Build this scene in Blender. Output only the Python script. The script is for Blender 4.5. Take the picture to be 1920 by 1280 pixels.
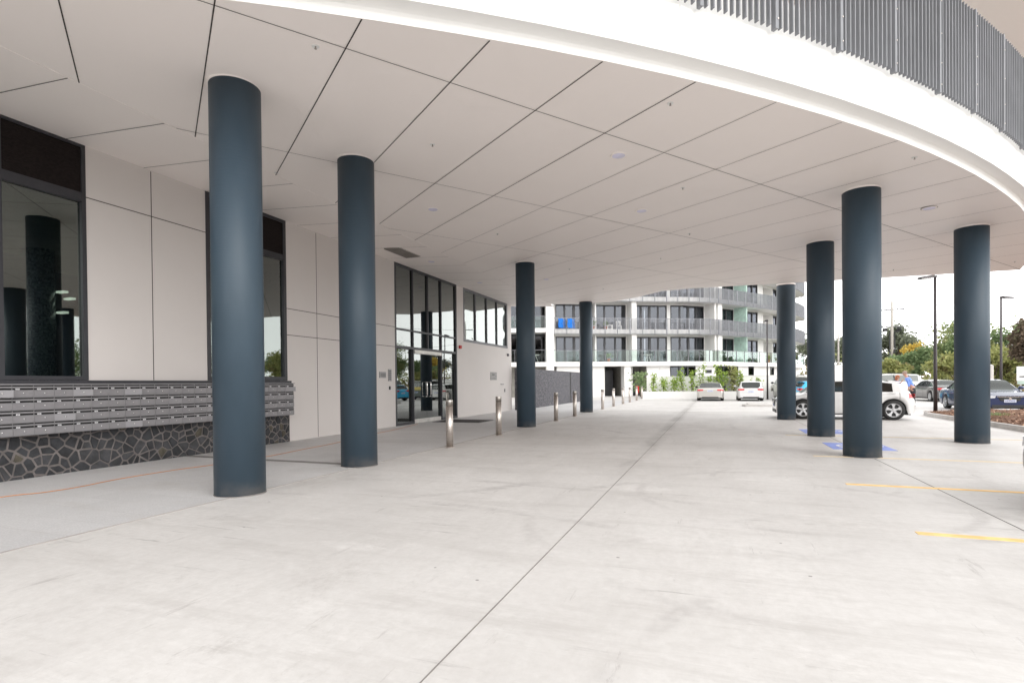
import bpy, bmesh, math, random
from mathutils import Vector, Matrix
R = math.radians
for o in list(bpy.data.objects): bpy.data.objects.remove(o)
scene = bpy.context.scene
COL = scene.collection
# Everything below is drafted in survey units (eye height = 1.5) and turned into metres at the end.
UNIT = 0.9
# ------------------------------------------------------------------ camera
cam_d = bpy.data.cameras.new("camera"); cam = bpy.data.objects.new("camera", cam_d); COL.objects.link(cam)
scene.camera = cam
cam_d.sensor_width = 36.0; cam_d.lens = 1018 / 1920 * 36
cam_d.shift_y = 87.5 / 1920
cam_d.clip_start = 0.1; cam_d.clip_end = 5000
YAW, PITCH, ROLL = R(20.5), R(0.48), R(0.55)
fw = Vector((-math.sin(YAW) * math.cos(PITCH), math.cos(YAW) * math.cos(PITCH), -math.sin(PITCH)))
r0 = Vector((math.cos(YAW), math.sin(YAW), 0)); u0 = r0.cross(fw)
rt = math.cos(ROLL) * r0 - math.sin(ROLL) * u0; up = math.sin(ROLL) * r0 + math.cos(ROLL) * u0
cam.matrix_world = Matrix((( rt.x, up.x, -fw.x, 0), (rt.y, up.y, -fw.y, 0), (rt.z, up.z, -fw.z, 1.5 * UNIT), (0, 0, 0, 1)))
# ------------------------------------------------------------------ world, sun, exposure
SUN_EL, SUN_ROT = R(36), R(125)
w = bpy.data.worlds.new("World"); scene.world = w; w.use_nodes = True
nt = w.node_tree; bg = nt.nodes['Background']
sky = nt.nodes.new('ShaderNodeTexSky'); sky.sky_type = 'NISHITA'; sky.sun_disc = False
sky.sun_elevation = SUN_EL; sky.sun_rotation = SUN_ROT; sky.air_density = 1.2; sky.dust_density = 5.0; sky.ozone_density = 1.0
hs = nt.nodes.new('ShaderNodeHueSaturation'); hs.inputs['Saturation'].default_value = 0.10
nt.links.new(sky.outputs[0], hs.inputs['Color'])
ov = nt.nodes.new('ShaderNodeMix'); ov.data_type = 'RGBA'; ov.inputs[0].default_value = 0.78   # even overcast layer over the clear sky
nt.links.new(hs.outputs[0], ov.inputs[6]); ov.inputs[7].default_value = (9.7, 9.65, 9.6, 1)
tcw = nt.nodes.new('ShaderNodeTexCoord'); spw = nt.nodes.new('ShaderNodeSeparateXYZ'); nt.links.new(tcw.outputs['Generated'], spw.inputs[0])
mrw = nt.nodes.new('ShaderNodeMapRange'); mrw.inputs['From Min'].default_value = 0.0; mrw.inputs['From Max'].default_value = 0.6   # cloud is thinner and brighter low down
mrw.inputs['To Min'].default_value = 1.75; mrw.inputs['To Max'].default_value = 0.80; nt.links.new(spw.outputs[2], mrw.inputs['Value'])
vmw = nt.nodes.new('ShaderNodeVectorMath'); vmw.operation = 'SCALE'; nt.links.new(ov.outputs[2], vmw.inputs[0]); nt.links.new(mrw.outputs[0], vmw.inputs['Scale'])
nt.links.new(vmw.outputs[0], bg.inputs['Color']); bg.inputs['Strength'].default_value = 0.15
sun_d = bpy.data.lights.new("sun", 'SUN'); sun_d.energy = 0.5; sun_d.angle = R(40); sun_d.color = (1, .97, .93)
sun = bpy.data.objects.new("sun", sun_d); COL.objects.link(sun)
# direction from which the sun shines (sky rotation is measured from +Y towards +X)
sd = Vector((math.sin(SUN_ROT) * math.cos(SUN_EL), math.cos(SUN_ROT) * math.cos(SUN_EL), math.sin(SUN_EL)))
sun.rotation_euler = sd.to_track_quat('Z', 'Y').to_euler()
scene.view_settings.view_transform = 'Standard'; scene.view_settings.look = 'None'
scene.view_settings.exposure = 0.72; scene.view_settings.gamma = 1
scene.render.resolution_x = 1024; scene.render.resolution_y = 682
scene.cycles.max_bounces = 10; scene.cycles.diffuse_bounces = 6; scene.cycles.transparent_max_bounces = 16
rnd = random.Random(7)
# ------------------------------------------------------------------ materials
def new_mat(name):
    m = bpy.data.materials.new(name); m.use_nodes = True
    return m, m.node_tree, m.node_tree.nodes['Principled BSDF']
def node(nt, typ, **kw):
    n = nt.nodes.new(typ)
    for k, v in kw.items():
        if k in n.inputs: n.inputs[k].default_value = v
        else: setattr(n, k, v)
    return n
def noise_fac(nt, scale, stretch=(1, 1, 1), detail=4, lo=.35, hi=.65, rough=.55):
    tc = node(nt, 'ShaderNodeTexCoord'); mp = node(nt, 'ShaderNodeMapping'); mp.inputs['Scale'].default_value = stretch
    nt.links.new(tc.outputs['Object'], mp.inputs['Vector'])
    n = node(nt, 'ShaderNodeTexNoise', Scale=scale, Detail=detail, Roughness=rough)
    nt.links.new(mp.outputs[0], n.inputs['Vector'])
    r = node(nt, 'ShaderNodeMapRange'); r.inputs['From Min'].default_value = lo; r.inputs['From Max'].default_value = hi
    nt.links.new(n.outputs['Fac'], r.inputs['Value'])
    return r.outputs[0]
def mixc(nt, fac, a, b, blend='MIX'):
    m = node(nt, 'ShaderNodeMix', data_type='RGBA', blend_type=blend)
    for i, v in ((0, fac), (6, a), (7, b)):
        if isinstance(v, (int, float)): m.inputs[i].default_value = v
        elif isinstance(v, tuple): m.inputs[i].default_value = (*v, 1) if len(v) == 3 else v
        else: nt.links.new(v, m.inputs[i])
    return m.outputs[2]
def math_n(nt, op, a, b=None, c=None):
    m = node(nt, 'ShaderNodeMath', operation=op)
    for i, v in enumerate((a, b, c)):
        if v is None: continue
        if isinstance(v, (int, float)): m.inputs[i].default_value = v
        else: nt.links.new(v, m.inputs[i])
    return m.outputs[0]
def bump(nt, p, h, strength=.2, dist=.02):
    b = node(nt, 'ShaderNodeBump', Strength=strength, Distance=dist)
    nt.links.new(h, b.inputs['Height']); nt.links.new(b.outputs[0], p.inputs['Normal'])
def plain(name, col, rough=.5, metal=0., var=.12, vs=3.0, bmp=0., stretch=(1, 1, 1), coat=0., spec=.5, hi=None):
    m, nt, p = new_mat(name)
    f = noise_fac(nt, vs, stretch)
    c = mixc(nt, f, tuple(x * (1 - var) for x in col), tuple(min(1, x * (1 + var)) for x in col))
    nt.links.new(c, p.inputs['Base Color'])
    p.inputs['Roughness'].default_value = rough; p.inputs['Metallic'].default_value = metal
    p.inputs['Coat Weight'].default_value = coat; p.inputs['Coat Roughness'].default_value = .05
    p.inputs['Specular IOR Level'].default_value = spec
    if bmp: bump(nt, p, noise_fac(nt, vs * 12, stretch, 3), bmp, .005)
    return m
def glassy(name, tint=(.55, .62, .58), refl=.10, rtint=(.86, .9, .88), fk=1.8):
    m = bpy.data.materials.new(name); m.use_nodes = True; nt = m.node_tree; nt.nodes.clear()
    out = node(nt, 'ShaderNodeOutputMaterial'); mix = node(nt, 'ShaderNodeMixShader')
    g = node(nt, 'ShaderNodeBsdfGlossy'); g.inputs['Roughness'].default_value = .015; g.inputs['Color'].default_value = (*rtint, 1)
    t = node(nt, 'ShaderNodeBsdfTransparent'); t.inputs['Color'].default_value = (*tint, 1)
    fr = node(nt, 'ShaderNodeFresnel'); fr.inputs['IOR'].default_value = 1.5
    f = math_n(nt, 'ADD', math_n(nt, 'MULTIPLY', fr.outputs[0], fk), refl)
    f = math_n(nt, 'MINIMUM', f, .95)
    # slight waviness of large panes
    nt.links.new(f, mix.inputs[0]); nt.links.new(t.outputs[0], mix.inputs[1]); nt.links.new(g.outputs[0], mix.inputs[2])
    nt.links.new(mix.outputs[0], out.inputs['Surface'])
    return m
def emit(name, col, st):
    m, nt, p = new_mat(name); p.inputs['Base Color'].default_value = (*col, 1)
    p.inputs['Emission Color'].default_value = (*col, 1); p.inputs['Emission Strength'].default_value = st
    return m
M = {}
def concrete_floor():
    m, nt, p = new_mat('poured_concrete')
    tc = node(nt, 'ShaderNodeTexCoord'); sep = node(nt, 'ShaderNodeSeparateXYZ'); nt.links.new(tc.outputs['Object'], sep.inputs[0])
    X, Y = sep.outputs[0], sep.outputs[1]
    c = mixc(nt, noise_fac(nt, .35, (1, 1, 1), 5), (.545, .527, .512), (.65, .633, .618))
    f1 = noise_fac(nt, 1.1, (1, .35, 1), 8, .47, .66, .78)
    c = mixc(nt, math_n(nt, 'MULTIPLY', f1, .38), c, (.44, .42, .405))
    f2 = noise_fac(nt, .9, (.45, 2.6, 1), 9, .50, .66, .80)
    c = mixc(nt, math_n(nt, 'MULTIPLY', f2, .5), c, (.40, .378, .362))
    f3 = noise_fac(nt, 14, (1, 1, 1), 6, .3, .7, .7)
    c = mixc(nt, math_n(nt, 'MULTIPLY', f3, .42), c, (.43, .41, .39))
    # dull scuffed patches with ragged rims, short dark scratches and pale lime bloom
    f4 = noise_fac(nt, .33, (1.3, .8, 1), 10, .57, .63, .85)
    c = mixc(nt, math_n(nt, 'MULTIPLY', f4, .48), c, (.41, .388, .372))
    f5 = noise_fac(nt, 4.5, (.22, 2.6, 1), 6, .60, .68, .7)
    c = mixc(nt, math_n(nt, 'MULTIPLY', math_n(nt, 'MULTIPLY', f5, noise_fac(nt, .5, (1, 1, 1), 3, .48, .6)), .8), c, (.25, .235, .23))
    f7 = noise_fac(nt, 2.2, (2.2, .3, 1), 8, .61, .67, .8)
    c = mixc(nt, math_n(nt, 'MULTIPLY', f7, .55), c, (.33, .31, .30))
    f6 = noise_fac(nt, .8, (.7, 1.2, 1), 8, .56, .68, .8)
    c = mixc(nt, math_n(nt, 'MULTIPLY', f6, .5), c, (.72, .70, .685))
    # small dark specks and stones
    v = node(nt, 'ShaderNodeTexVoronoi', Scale=2.2); nt.links.new(tc.outputs['Object'], v.inputs['Vector'])
    sp = math_n(nt, 'LESS_THAN', v.outputs['Distance'], .030)
    c = mixc(nt, math_n(nt, 'MULTIPLY', sp, .75), c, (.16, .15, .145))
    # tyre tracks: broken arcs left by turning cars, kept as marks on the slab
    brk = noise_fac(nt, .55, (1, 1, 1), 3, .47, .62)
    tread = noise_fac(nt, 9, (1, 1, 1), 3, .35, .6)
    tot = None
    for cx, cy, rr, wd in ((1.2, 9.2, 1.25, .07), (.9, 7.9, 1.9, .09), (.6, 6.3, 2.6, .10), (4.5, 1.5, 5.2, .09), (4.9, 1.2, 6.9, .10), (-4, -3.5, 9.6, .11), (-4, -3.5, 11.2, .11), (7, 20, 6.5, .12), (-9, 12, 7.7, .13), (-1, 30, 9, .14), (.2, 3.2, 2.1, .06)):
        dx = math_n(nt, 'SUBTRACT', X, cx * UNIT); dy = math_n(nt, 'SUBTRACT', Y, cy * UNIT)
        d = math_n(nt, 'SQRT', math_n(nt, 'ADD', math_n(nt, 'MULTIPLY', dx, dx), math_n(nt, 'MULTIPLY', dy, dy)))
        e = math_n(nt, 'ABSOLUTE', math_n(nt, 'SUBTRACT', d, rr * UNIT))
        mr = node(nt, 'ShaderNodeMapRange', interpolation_type='SMOOTHSTEP'); mr.inputs['From Min'].default_value = wd; mr.inputs['From Max'].default_value = wd * .25
        nt.links.new(e, mr.inputs['Value'])
        tot = mr.outputs[0] if tot is None else math_n(nt, 'MAXIMUM', tot, mr.outputs[0])
    tr = math_n(nt, 'MULTIPLY', math_n(nt, 'MULTIPLY', tot, brk), math_n(nt, 'ADD', math_n(nt, 'MULTIPLY', tread, .6), .25))
    c = mixc(nt, math_n(nt, 'MULTIPLY', tr, .5), c, (.27, .25, .245))
    # dirt line that has gathered beside the centre joint
    jd = math_n(nt, 'ABSOLUTE', math_n(nt, 'ADD', X, 1.45 * UNIT))
    jm = node(nt, 'ShaderNodeMapRange', interpolation_type='SMOOTHSTEP'); jm.inputs['From Min'].default_value = .28; jm.inputs['From Max'].default_value = .02
    nt.links.new(jd, jm.inputs['Value'])
    jy = node(nt, 'ShaderNodeMapRange'); jy.inputs['From Min'].default_value = 7; jy.inputs['From Max'].default_value = 13
    nt.links.new(Y, jy.inputs['Value'])
    jf = math_n(nt, 'MULTIPLY', math_n(nt, 'MULTIPLY', jm.outputs[0], jy.outputs[0]), noise_fac(nt, 1.2, (1, .4, 1), 4, .3, .6))
    c = mixc(nt, math_n(nt, 'MULTIPLY', jf, .55), c, (.25, .235, .225))
    nt.links.new(c, p.inputs['Base Color']); p.inputs['Roughness'].default_value = .62
    rr = math_n(nt, 'ADD', math_n(nt, 'MULTIPLY', f1, .15), .55); nt.links.new(rr, p.inputs['Roughness'])
    bump(nt, p, noise_fac(nt, 30, (1, 1, 1), 6), .12, .004)
    return m
M['concrete'] = concrete_floor()
def paver_mat():
    m, nt, p = new_mat('granite_paving')
    tc = node(nt, 'ShaderNodeTexCoord')
    c = mixc(nt, noise_fac(nt, .5, (1, .5, 1), 5), (.50, .495, .50), (.61, .602, .602))
    v = node(nt, 'ShaderNodeTexVoronoi', Scale=60); nt.links.new(tc.outputs['Object'], v.inputs['Vector'])
    c = mixc(nt, .35, c, mixc(nt, v.outputs['Distance'], (.34, .33, .33), (.72, .71, .71)))
    f = noise_fac(nt, 1.0, (.6, 1.6, 1), 7, .52, .75, .7)
    c = mixc(nt, math_n(nt, 'MULTIPLY', f, .5), c, (.42, .39, .365))
    br = node(nt, 'ShaderNodeTexBrick', Scale=1.0); br.inputs['Mortar Size'].default_value = .004
    br.inputs['Brick Width'].default_value = .8; br.inputs['Row Height'].default_value = .4
    br.inputs['Color1'].default_value = (1, 1, 1, 1); br.inputs['Color2'].default_value = (.93, .93, .93, 1); br.inputs['Mortar'].default_value = (.84, .83, .82, 1)
    nt.links.new(tc.outputs['Object'], br.inputs['Vector'])
    c = mixc(nt, 1.0, c, br.outputs['Color'], 'MULTIPLY')
    nt.links.new(c, p.inputs['Base Color']); p.inputs['Roughness'].default_value = .6
    bump(nt, p, noise_fac(nt, 60), .15, .003)
    return m
M['paver'] = paver_mat()
def stone_mat():
    m, nt, p = new_mat('crazy_paved_bluestone')
    tc = node(nt, 'ShaderNodeTexCoord'); mp = node(nt, 'ShaderNodeMapping'); nt.links.new(tc.outputs['Object'], mp.inputs['Vector'])
    mp.inputs['Scale'].default_value = (.05, 1, 1.25)
    n = node(nt, 'ShaderNodeTexNoise', Scale=2.5, Detail=2); nt.links.new(mp.outputs[0], n.inputs['Vector'])
    vm = node(nt, 'ShaderNodeMix', data_type='RGBA'); vm.inputs[0].default_value = .07
    nt.links.new(mp.outputs[0], vm.inputs[6]); nt.links.new(n.outputs['Color'], vm.inputs[7])
    v = node(nt, 'ShaderNodeTexVoronoi', feature='DISTANCE_TO_EDGE', Scale=5.2); nt.links.new(vm.outputs[2], v.inputs['Vector'])
    v2 = node(nt, 'ShaderNodeTexVoronoi', Scale=5.2); nt.links.new(vm.outputs[2], v2.inputs['Vector'])
    e = node(nt, 'ShaderNodeMapRange'); e.inputs['From Min'].default_value = .035; e.inputs['From Max'].default_value = .055
    nt.links.new(v.outputs['Distance'], e.inputs['Value'])
    sep = node(nt, 'ShaderNodeSeparateColor'); nt.links.new(v2.outputs['Color'], sep.inputs[0])
    st = mixc(nt, sep.outputs[0], (.020, .021, .024), (.055, .055, .057))
    st = mixc(nt, math_n(nt, 'MULTIPLY', noise_fac(nt, 9), .5), st, (.05, .05, .052))
    st = mixc(nt, math_n(nt, 'GREATER_THAN', sep.outputs[1], .9), st, (.065, .06, .042))
    c = mixc(nt, e.outputs[0], (.135, .118, .112), st)
    nt.links.new(c, p.inputs['Base Color']); p.inputs['Roughness'].default_value = .7
    bump(nt, p, math_n(nt, 'ADD', e.outputs[0], math_n(nt, 'MULTIPLY', noise_fac(nt, 18), .3)), .7, .02)
    return m
for k_, c_ in (('a', (.030, .031, .035)), ('b', (.046, .046, .050)), ('c', (.022, .023, .026)), ('d', (.075, .066, .048))):
    M['stone_' + k_] = plain('bluestone_' + k_, c_, .75, var=.35, vs=7, bmp=.6)
M['mortar'] = plain('grey_mortar', (.155, .138, .132), .9, var=.2, vs=8, bmp=.5)
def column_mat():
    m, nt, p = new_mat('slate_blue_gloss_paint')
    c = mixc(nt, noise_fac(nt, 2.0, (1, 1, .3)), (.028, .049, .069), (.037, .061, .085))
    sc = noise_fac(nt, 6, (1, 1, 1), 8, .66, .74, .8)
    c = mixc(nt, math_n(nt, 'MULTIPLY', sc, .25), c, (.14, .17, .2))
    du = noise_fac(nt, 1.3, (1, 1, .6), 8, .5, .75, .75)
    c = mixc(nt, math_n(nt, 'MULTIPLY', du, .3), c, (.055, .075, .095))
    tcz = node(nt, 'ShaderNodeTexCoord'); sz = node(nt, 'ShaderNodeSeparateXYZ'); nt.links.new(tcz.outputs['Object'], sz.inputs[0])
    ft = node(nt, 'ShaderNodeMapRange'); ft.inputs['From Min'].default_value = .22; ft.inputs['From Max'].default_value = .0; nt.links.new(sz.outputs[2], ft.inputs['Value'])
    c = mixc(nt, math_n(nt, 'MULTIPLY', math_n(nt, 'MULTIPLY', ft.outputs[0], noise_fac(nt, 5, (1, 1, 1), 6, .4, .65)), .5), c, (.22, .20, .185))   # splashed dust at the foot
    nt.links.new(c, p.inputs['Base Color']); p.inputs['Roughness'].default_value = .5
    p.inputs['Specular IOR Level'].default_value = .45
    bump(nt, p, noise_fac(nt, 2.5, (1, 1, 26), 3), .09, .006)
    return m
M['column'] = column_mat()
def mesh_panel_mat():   # perforated dark screen
    m, nt, p = new_mat('dark_perforated_screen')
    tc = node(nt, 'ShaderNodeTexCoord'); mp = node(nt, 'ShaderNodeMapping'); nt.links.new(tc.outputs['Object'], mp.inputs['Vector'])
    mp.inputs['Scale'].default_value = (0.0, 1, 1)
    br = node(nt, 'ShaderNodeTexBrick', Scale=14.0); nt.links.new(mp.outputs[0], br.inputs['Vector'])
    mp.inputs['Rotation'].default_value = (0, R(90), R(90))
    br.inputs['Color1'].default_value = (.012, .009, .009, 1); br.inputs['Color2'].default_value = (.02, .015, .014, 1); br.inputs['Mortar'].default_value = (.006, .005, .005, 1)
    nt.links.new(br.outputs['Color'], p.inputs['Base Color']); p.inputs['Roughness'].default_value = .8; p.inputs['Specular IOR Level'].default_value = .1
    return m
M['screen'] = mesh_panel_mat()
def mosaic_mat():
    m, nt, p = new_mat('blue_mosaic_tile')
    tc = node(nt, 'ShaderNodeTexCoord')
    v = node(nt, 'ShaderNodeTexVoronoi', Scale=34, Randomness=0.0); nt.links.new(tc.outputs['Object'], v.inputs['Vector'])
    sep = node(nt, 'ShaderNodeSeparateColor'); nt.links.new(v.outputs['Color'], sep.inputs[0])
    c = mixc(nt, sep.outputs[0], (.05, .07, .09), (.38, .42, .42))
    nt.links.new(c, p.inputs['Base Color']); p.inputs['Roughness'].default_value = .2
    return m
M['mosaic'] = mosaic_mat()
def gabion_mat():
    m, nt, p = new_mat('dark_textured_concrete')
    tc = node(nt, 'ShaderNodeTexCoord')
    n = noise_fac(nt, 9, (1, 1, 1), 6, .38, .62, .75)
    c = mixc(nt, n, (.045, .044, .052), (.17, .165, .18))
    nt.links.new(c, p.inputs['Base Color']); p.inputs['Roughness'].default_value = .85
    bump(nt, p, n, .8, .03)
    return m
M['gabion'] = gabion_mat()
def mulch_mat():
    m, nt, p = new_mat('bark_mulch')
    n = noise_fac(nt, 7, (1, 2, 1), 8, .35, .65, .8)
    c = mixc(nt, n, (.20, .095, .055), (.48, .27, .17))
    nt.links.new(c, p.inputs['Base Color']); p.inputs['Roughness'].default_value = .9
    bump(nt, p, n, 1.0, .05)
    return m
M['mulch'] = mulch_mat()
def leaf_mat(name, c1, c2, c3=None, ns=.35):
    c1, c2 = tuple(x * 1.15 for x in c1), tuple(x * 1.2 for x in c2)
    m, nt, p = new_mat(name)
    g = node(nt, 'ShaderNodeNewGeometry')
    c = mixc(nt, g.outputs['Random Per Island'], c1, c2)
    if c3: c = mixc(nt, noise_fac(nt, ns, (1, 1, 1), 3, .5, .62), c, c3)
    nt.links.new(c, p.inputs['Base Color']); p.inputs['Roughness'].default_value = .6
    p.inputs['Specular IOR Level'].default_value = .3
    nt.nodes.remove(nt.nodes['Material Output']) if False else None
    tr = node(nt, 'ShaderNodeBsdfTranslucent'); nt.links.new(c, tr.inputs['Color'])
    mx = node(nt, 'ShaderNodeMixShader'); mx.inputs[0].default_value = .4
    nt.links.new(p.outputs[0], mx.inputs[1]); nt.links.new(tr.outputs[0], mx.inputs[2])
    nt.links.new(mx.outputs[0], nt.nodes['Material Output'].inputs['Surface'])
    return m
M['white'] = plain('soft_white_render', (.74, .73, .715), .6, var=.03, vs=.6)
M['soffit'] = plain('soffit_board', (.88, .82, .785), .55, var=.02, vs=.25)
M['panel'] = plain('wall_panel', (.605, .568, .548), .5, var=.02, vs=.5)
M['fascia'] = plain('fascia_white', (.82, .815, .80), .5, var=.02, vs=.7)
M['joint'] = plain('joint_shadow_gap', (.05, .042, .038), .9)
M['floorjoint'] = plain('floor_joint', (.19, .175, .165), .9)
M['frame'] = plain('dark_window_frame', (.028, .028, .034), .4)
M['frame_grey'] = plain('grey_window_frame', (.14, .14, .155), .4)
M['steel'] = plain('brushed_steel', (.62, .57, .53), .4, 1.0, var=.12, vs=8, stretch=(1, 1, 12))
M['chrome'] = plain('chrome', (.8, .8, .8), .1, 1.0)
M['box'] = plain('letterbox_silver', (.225, .218, .226), .42, .35, var=.05, vs=4)
M['box_light'] = plain('letterbox_silver_light', (.25, .243, .253), .42, .35, var=.05, vs=4)
M['box_dark'] = plain('letterbox_gap', (.008, .008, .008), .9)
M['fin'] = plain('galvanised_fin', (.20, .205, .22), .55, .1, var=.08, vs=2)
M['fin_far'] = plain('grey_baluster', (.24, .245, .265), .5, .2)
M['glass'] = glassy('window_glass')
M['glass_dark'] = glassy('door_glass', (.25, .28, .26), .12)
M['glass_far'] = glassy('far_window_glass', (.38, .40, .42), .05, rtint=(.75, .78, .85), fk=.7)
M['glass_rail'] = glassy('balustrade_glass', (.90, .94, .925), .01, fk=.3)
M['green_glass'] = plain('frosted_green_glass', (.50, .68, .60), .3)
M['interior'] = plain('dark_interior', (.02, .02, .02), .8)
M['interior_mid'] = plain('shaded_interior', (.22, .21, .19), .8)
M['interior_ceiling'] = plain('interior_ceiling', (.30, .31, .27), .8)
M['curtain'] = plain('pale_curtain', (.62, .61, .55), .9, var=.15, vs=6, stretch=(6, 6, .1))
M['blind'] = plain('grey_blind', (.30, .29, .27), .9, var=.2, vs=8, stretch=(7, 7, .1))
M['lamp_glow'] = emit('strip_light', (1, .98, .9), .9)
M['downlight'] = plain('downlight_diffuser', (.66, .64, .78), .4)
M['red'] = plain('red_plastic', (.5, .02, .015), .4)
M['black'] = plain('black_plastic', (.015, .015, .016), .5)
M['pole'] = plain('dark_pole_paint', (.03, .022, .024), .4)
M['plaque'] = plain('grey_plaque', (.30, .29, .29), .4, .3)
M['plaque_mark'] = plain('plaque_mark', (.10, .10, .10), .5)
M['cord'] = plain('orange_cord', (.50, .21, .08), .5)
M['mat'] = plain('door_mat_fibre', (.035, .03, .028), .95)
M['yellow'] = plain('faded_yellow_paint', (.80, .54, .22), .7, var=.12, vs=5)
M['yellow_faint'] = plain('worn_yellow_paint', (.68, .56, .38), .7, var=.08, vs=5)
M['blue_mark'] = plain('blue_ground_paint', (.24, .31, .68), .7, var=.12, vs=5)
M['white_mark'] = plain('white_ground_paint', (.78, .78, .80), .7, var=.06)
M['kerb'] = plain('kerb_concrete', (.52, .50, .48), .8, var=.1, vs=4, bmp=.3)
M['grass'] = plain('dry_verge_grass', (.13, .14, .06), .9, var=.4, vs=1.2)
M['bark'] = plain('tree_bark', (.10, .075, .055), .9, var=.3, vs=5)
M['wood_pole'] = plain('weathered_pole', (.48, .45, .42), .8, var=.1, vs=5)
M['vent'] = plain('vent_grille', (.30, .275, .25), .6)
M['terracotta'] = plain('terracotta', (.35, .12, .06), .8)
M['blue_cloth'] = plain('bright_blue_cloth', (.005, .14, .52), .8)
M['skin'] = plain('skin', (.48, .26, .19), .5)
M['shirt'] = plain('blue_shirt', (.16, .27, .68), .8)
M['purple'] = plain('purple_top', (.085, .05, .16), .8)
M['trouser'] = plain('dark_trousers', (.02, .024, .03), .8)
M['hair_grey'] = plain('grey_hair', (.30, .22, .18), .8)
M['hair_red'] = plain('auburn_hair', (.34, .11, .045), .7)
M['tyre'] = plain('tyre_rubber', (.015, .015, .015), .7)
M['rim'] = plain('alloy_rim', (.55, .55, .56), .3, .6)
M['tail'] = plain('tail_lamp', (.55, .015, .02), .15, coat=1)
M['headlamp'] = plain('headlamp_lens', (.62, .64, .67), .1, coat=1)
M['trim'] = plain('black_trim', (.02, .02, .021), .5)
M['plate'] = plain('number_plate', (.60, .63, .72), .5)
M['plate_mark'] = plain('number_plate_letters', (.04, .06, .25), .5)
M['carglass'] = glassy('car_glass', (.14, .16, .16), .04, fk=1.15)
M['seat'] = plain('car_seat', (.05, .05, .05), .8)
for k, c, mt in (('car_white', (.66, .655, .65), 0), ('car_silver', (.50, .48, .45), .5), ('car_cyan', (.02, .40, .68), .15), ('car_grey', (.13, .125, .125), .5), ('car_navy', (.012, .026, .085), .5), ('car_lightsilver', (.55, .54, .53), .4), ('car_olive', (.20, .20, .17), .2), ('car_yellow', (.72, .55, .15), .0)):
    M[k] = plain(k, c, .35, mt, var=.02, coat=1.0)
M['leaf_dark'] = leaf_mat('grey_green_foliage', (.12, .135, .10), (.22, .24, .17))
M['leaf_green'] = leaf_mat('mixed_green_foliage', (.13, .20, .09), (.28, .35, .18), (.32, .33, .14))
M['leaf_olive'] = leaf_mat('olive_foliage', (.22, .25, .10), (.38, .38, .15), (.30, .21, .13))
M['leaf_yellow'] = leaf_mat('yellow_foliage', (.44, .33, .06), (.62, .47, .12))
M['leaf_brown'] = leaf_mat('bronze_foliage', (.09, .07, .05), (.19, .14, .10), (.11, .12, .06))
M['leaf_shrub'] = leaf_mat('lime_shrub_foliage', (.16, .25, .05), (.36, .46, .10))
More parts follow.
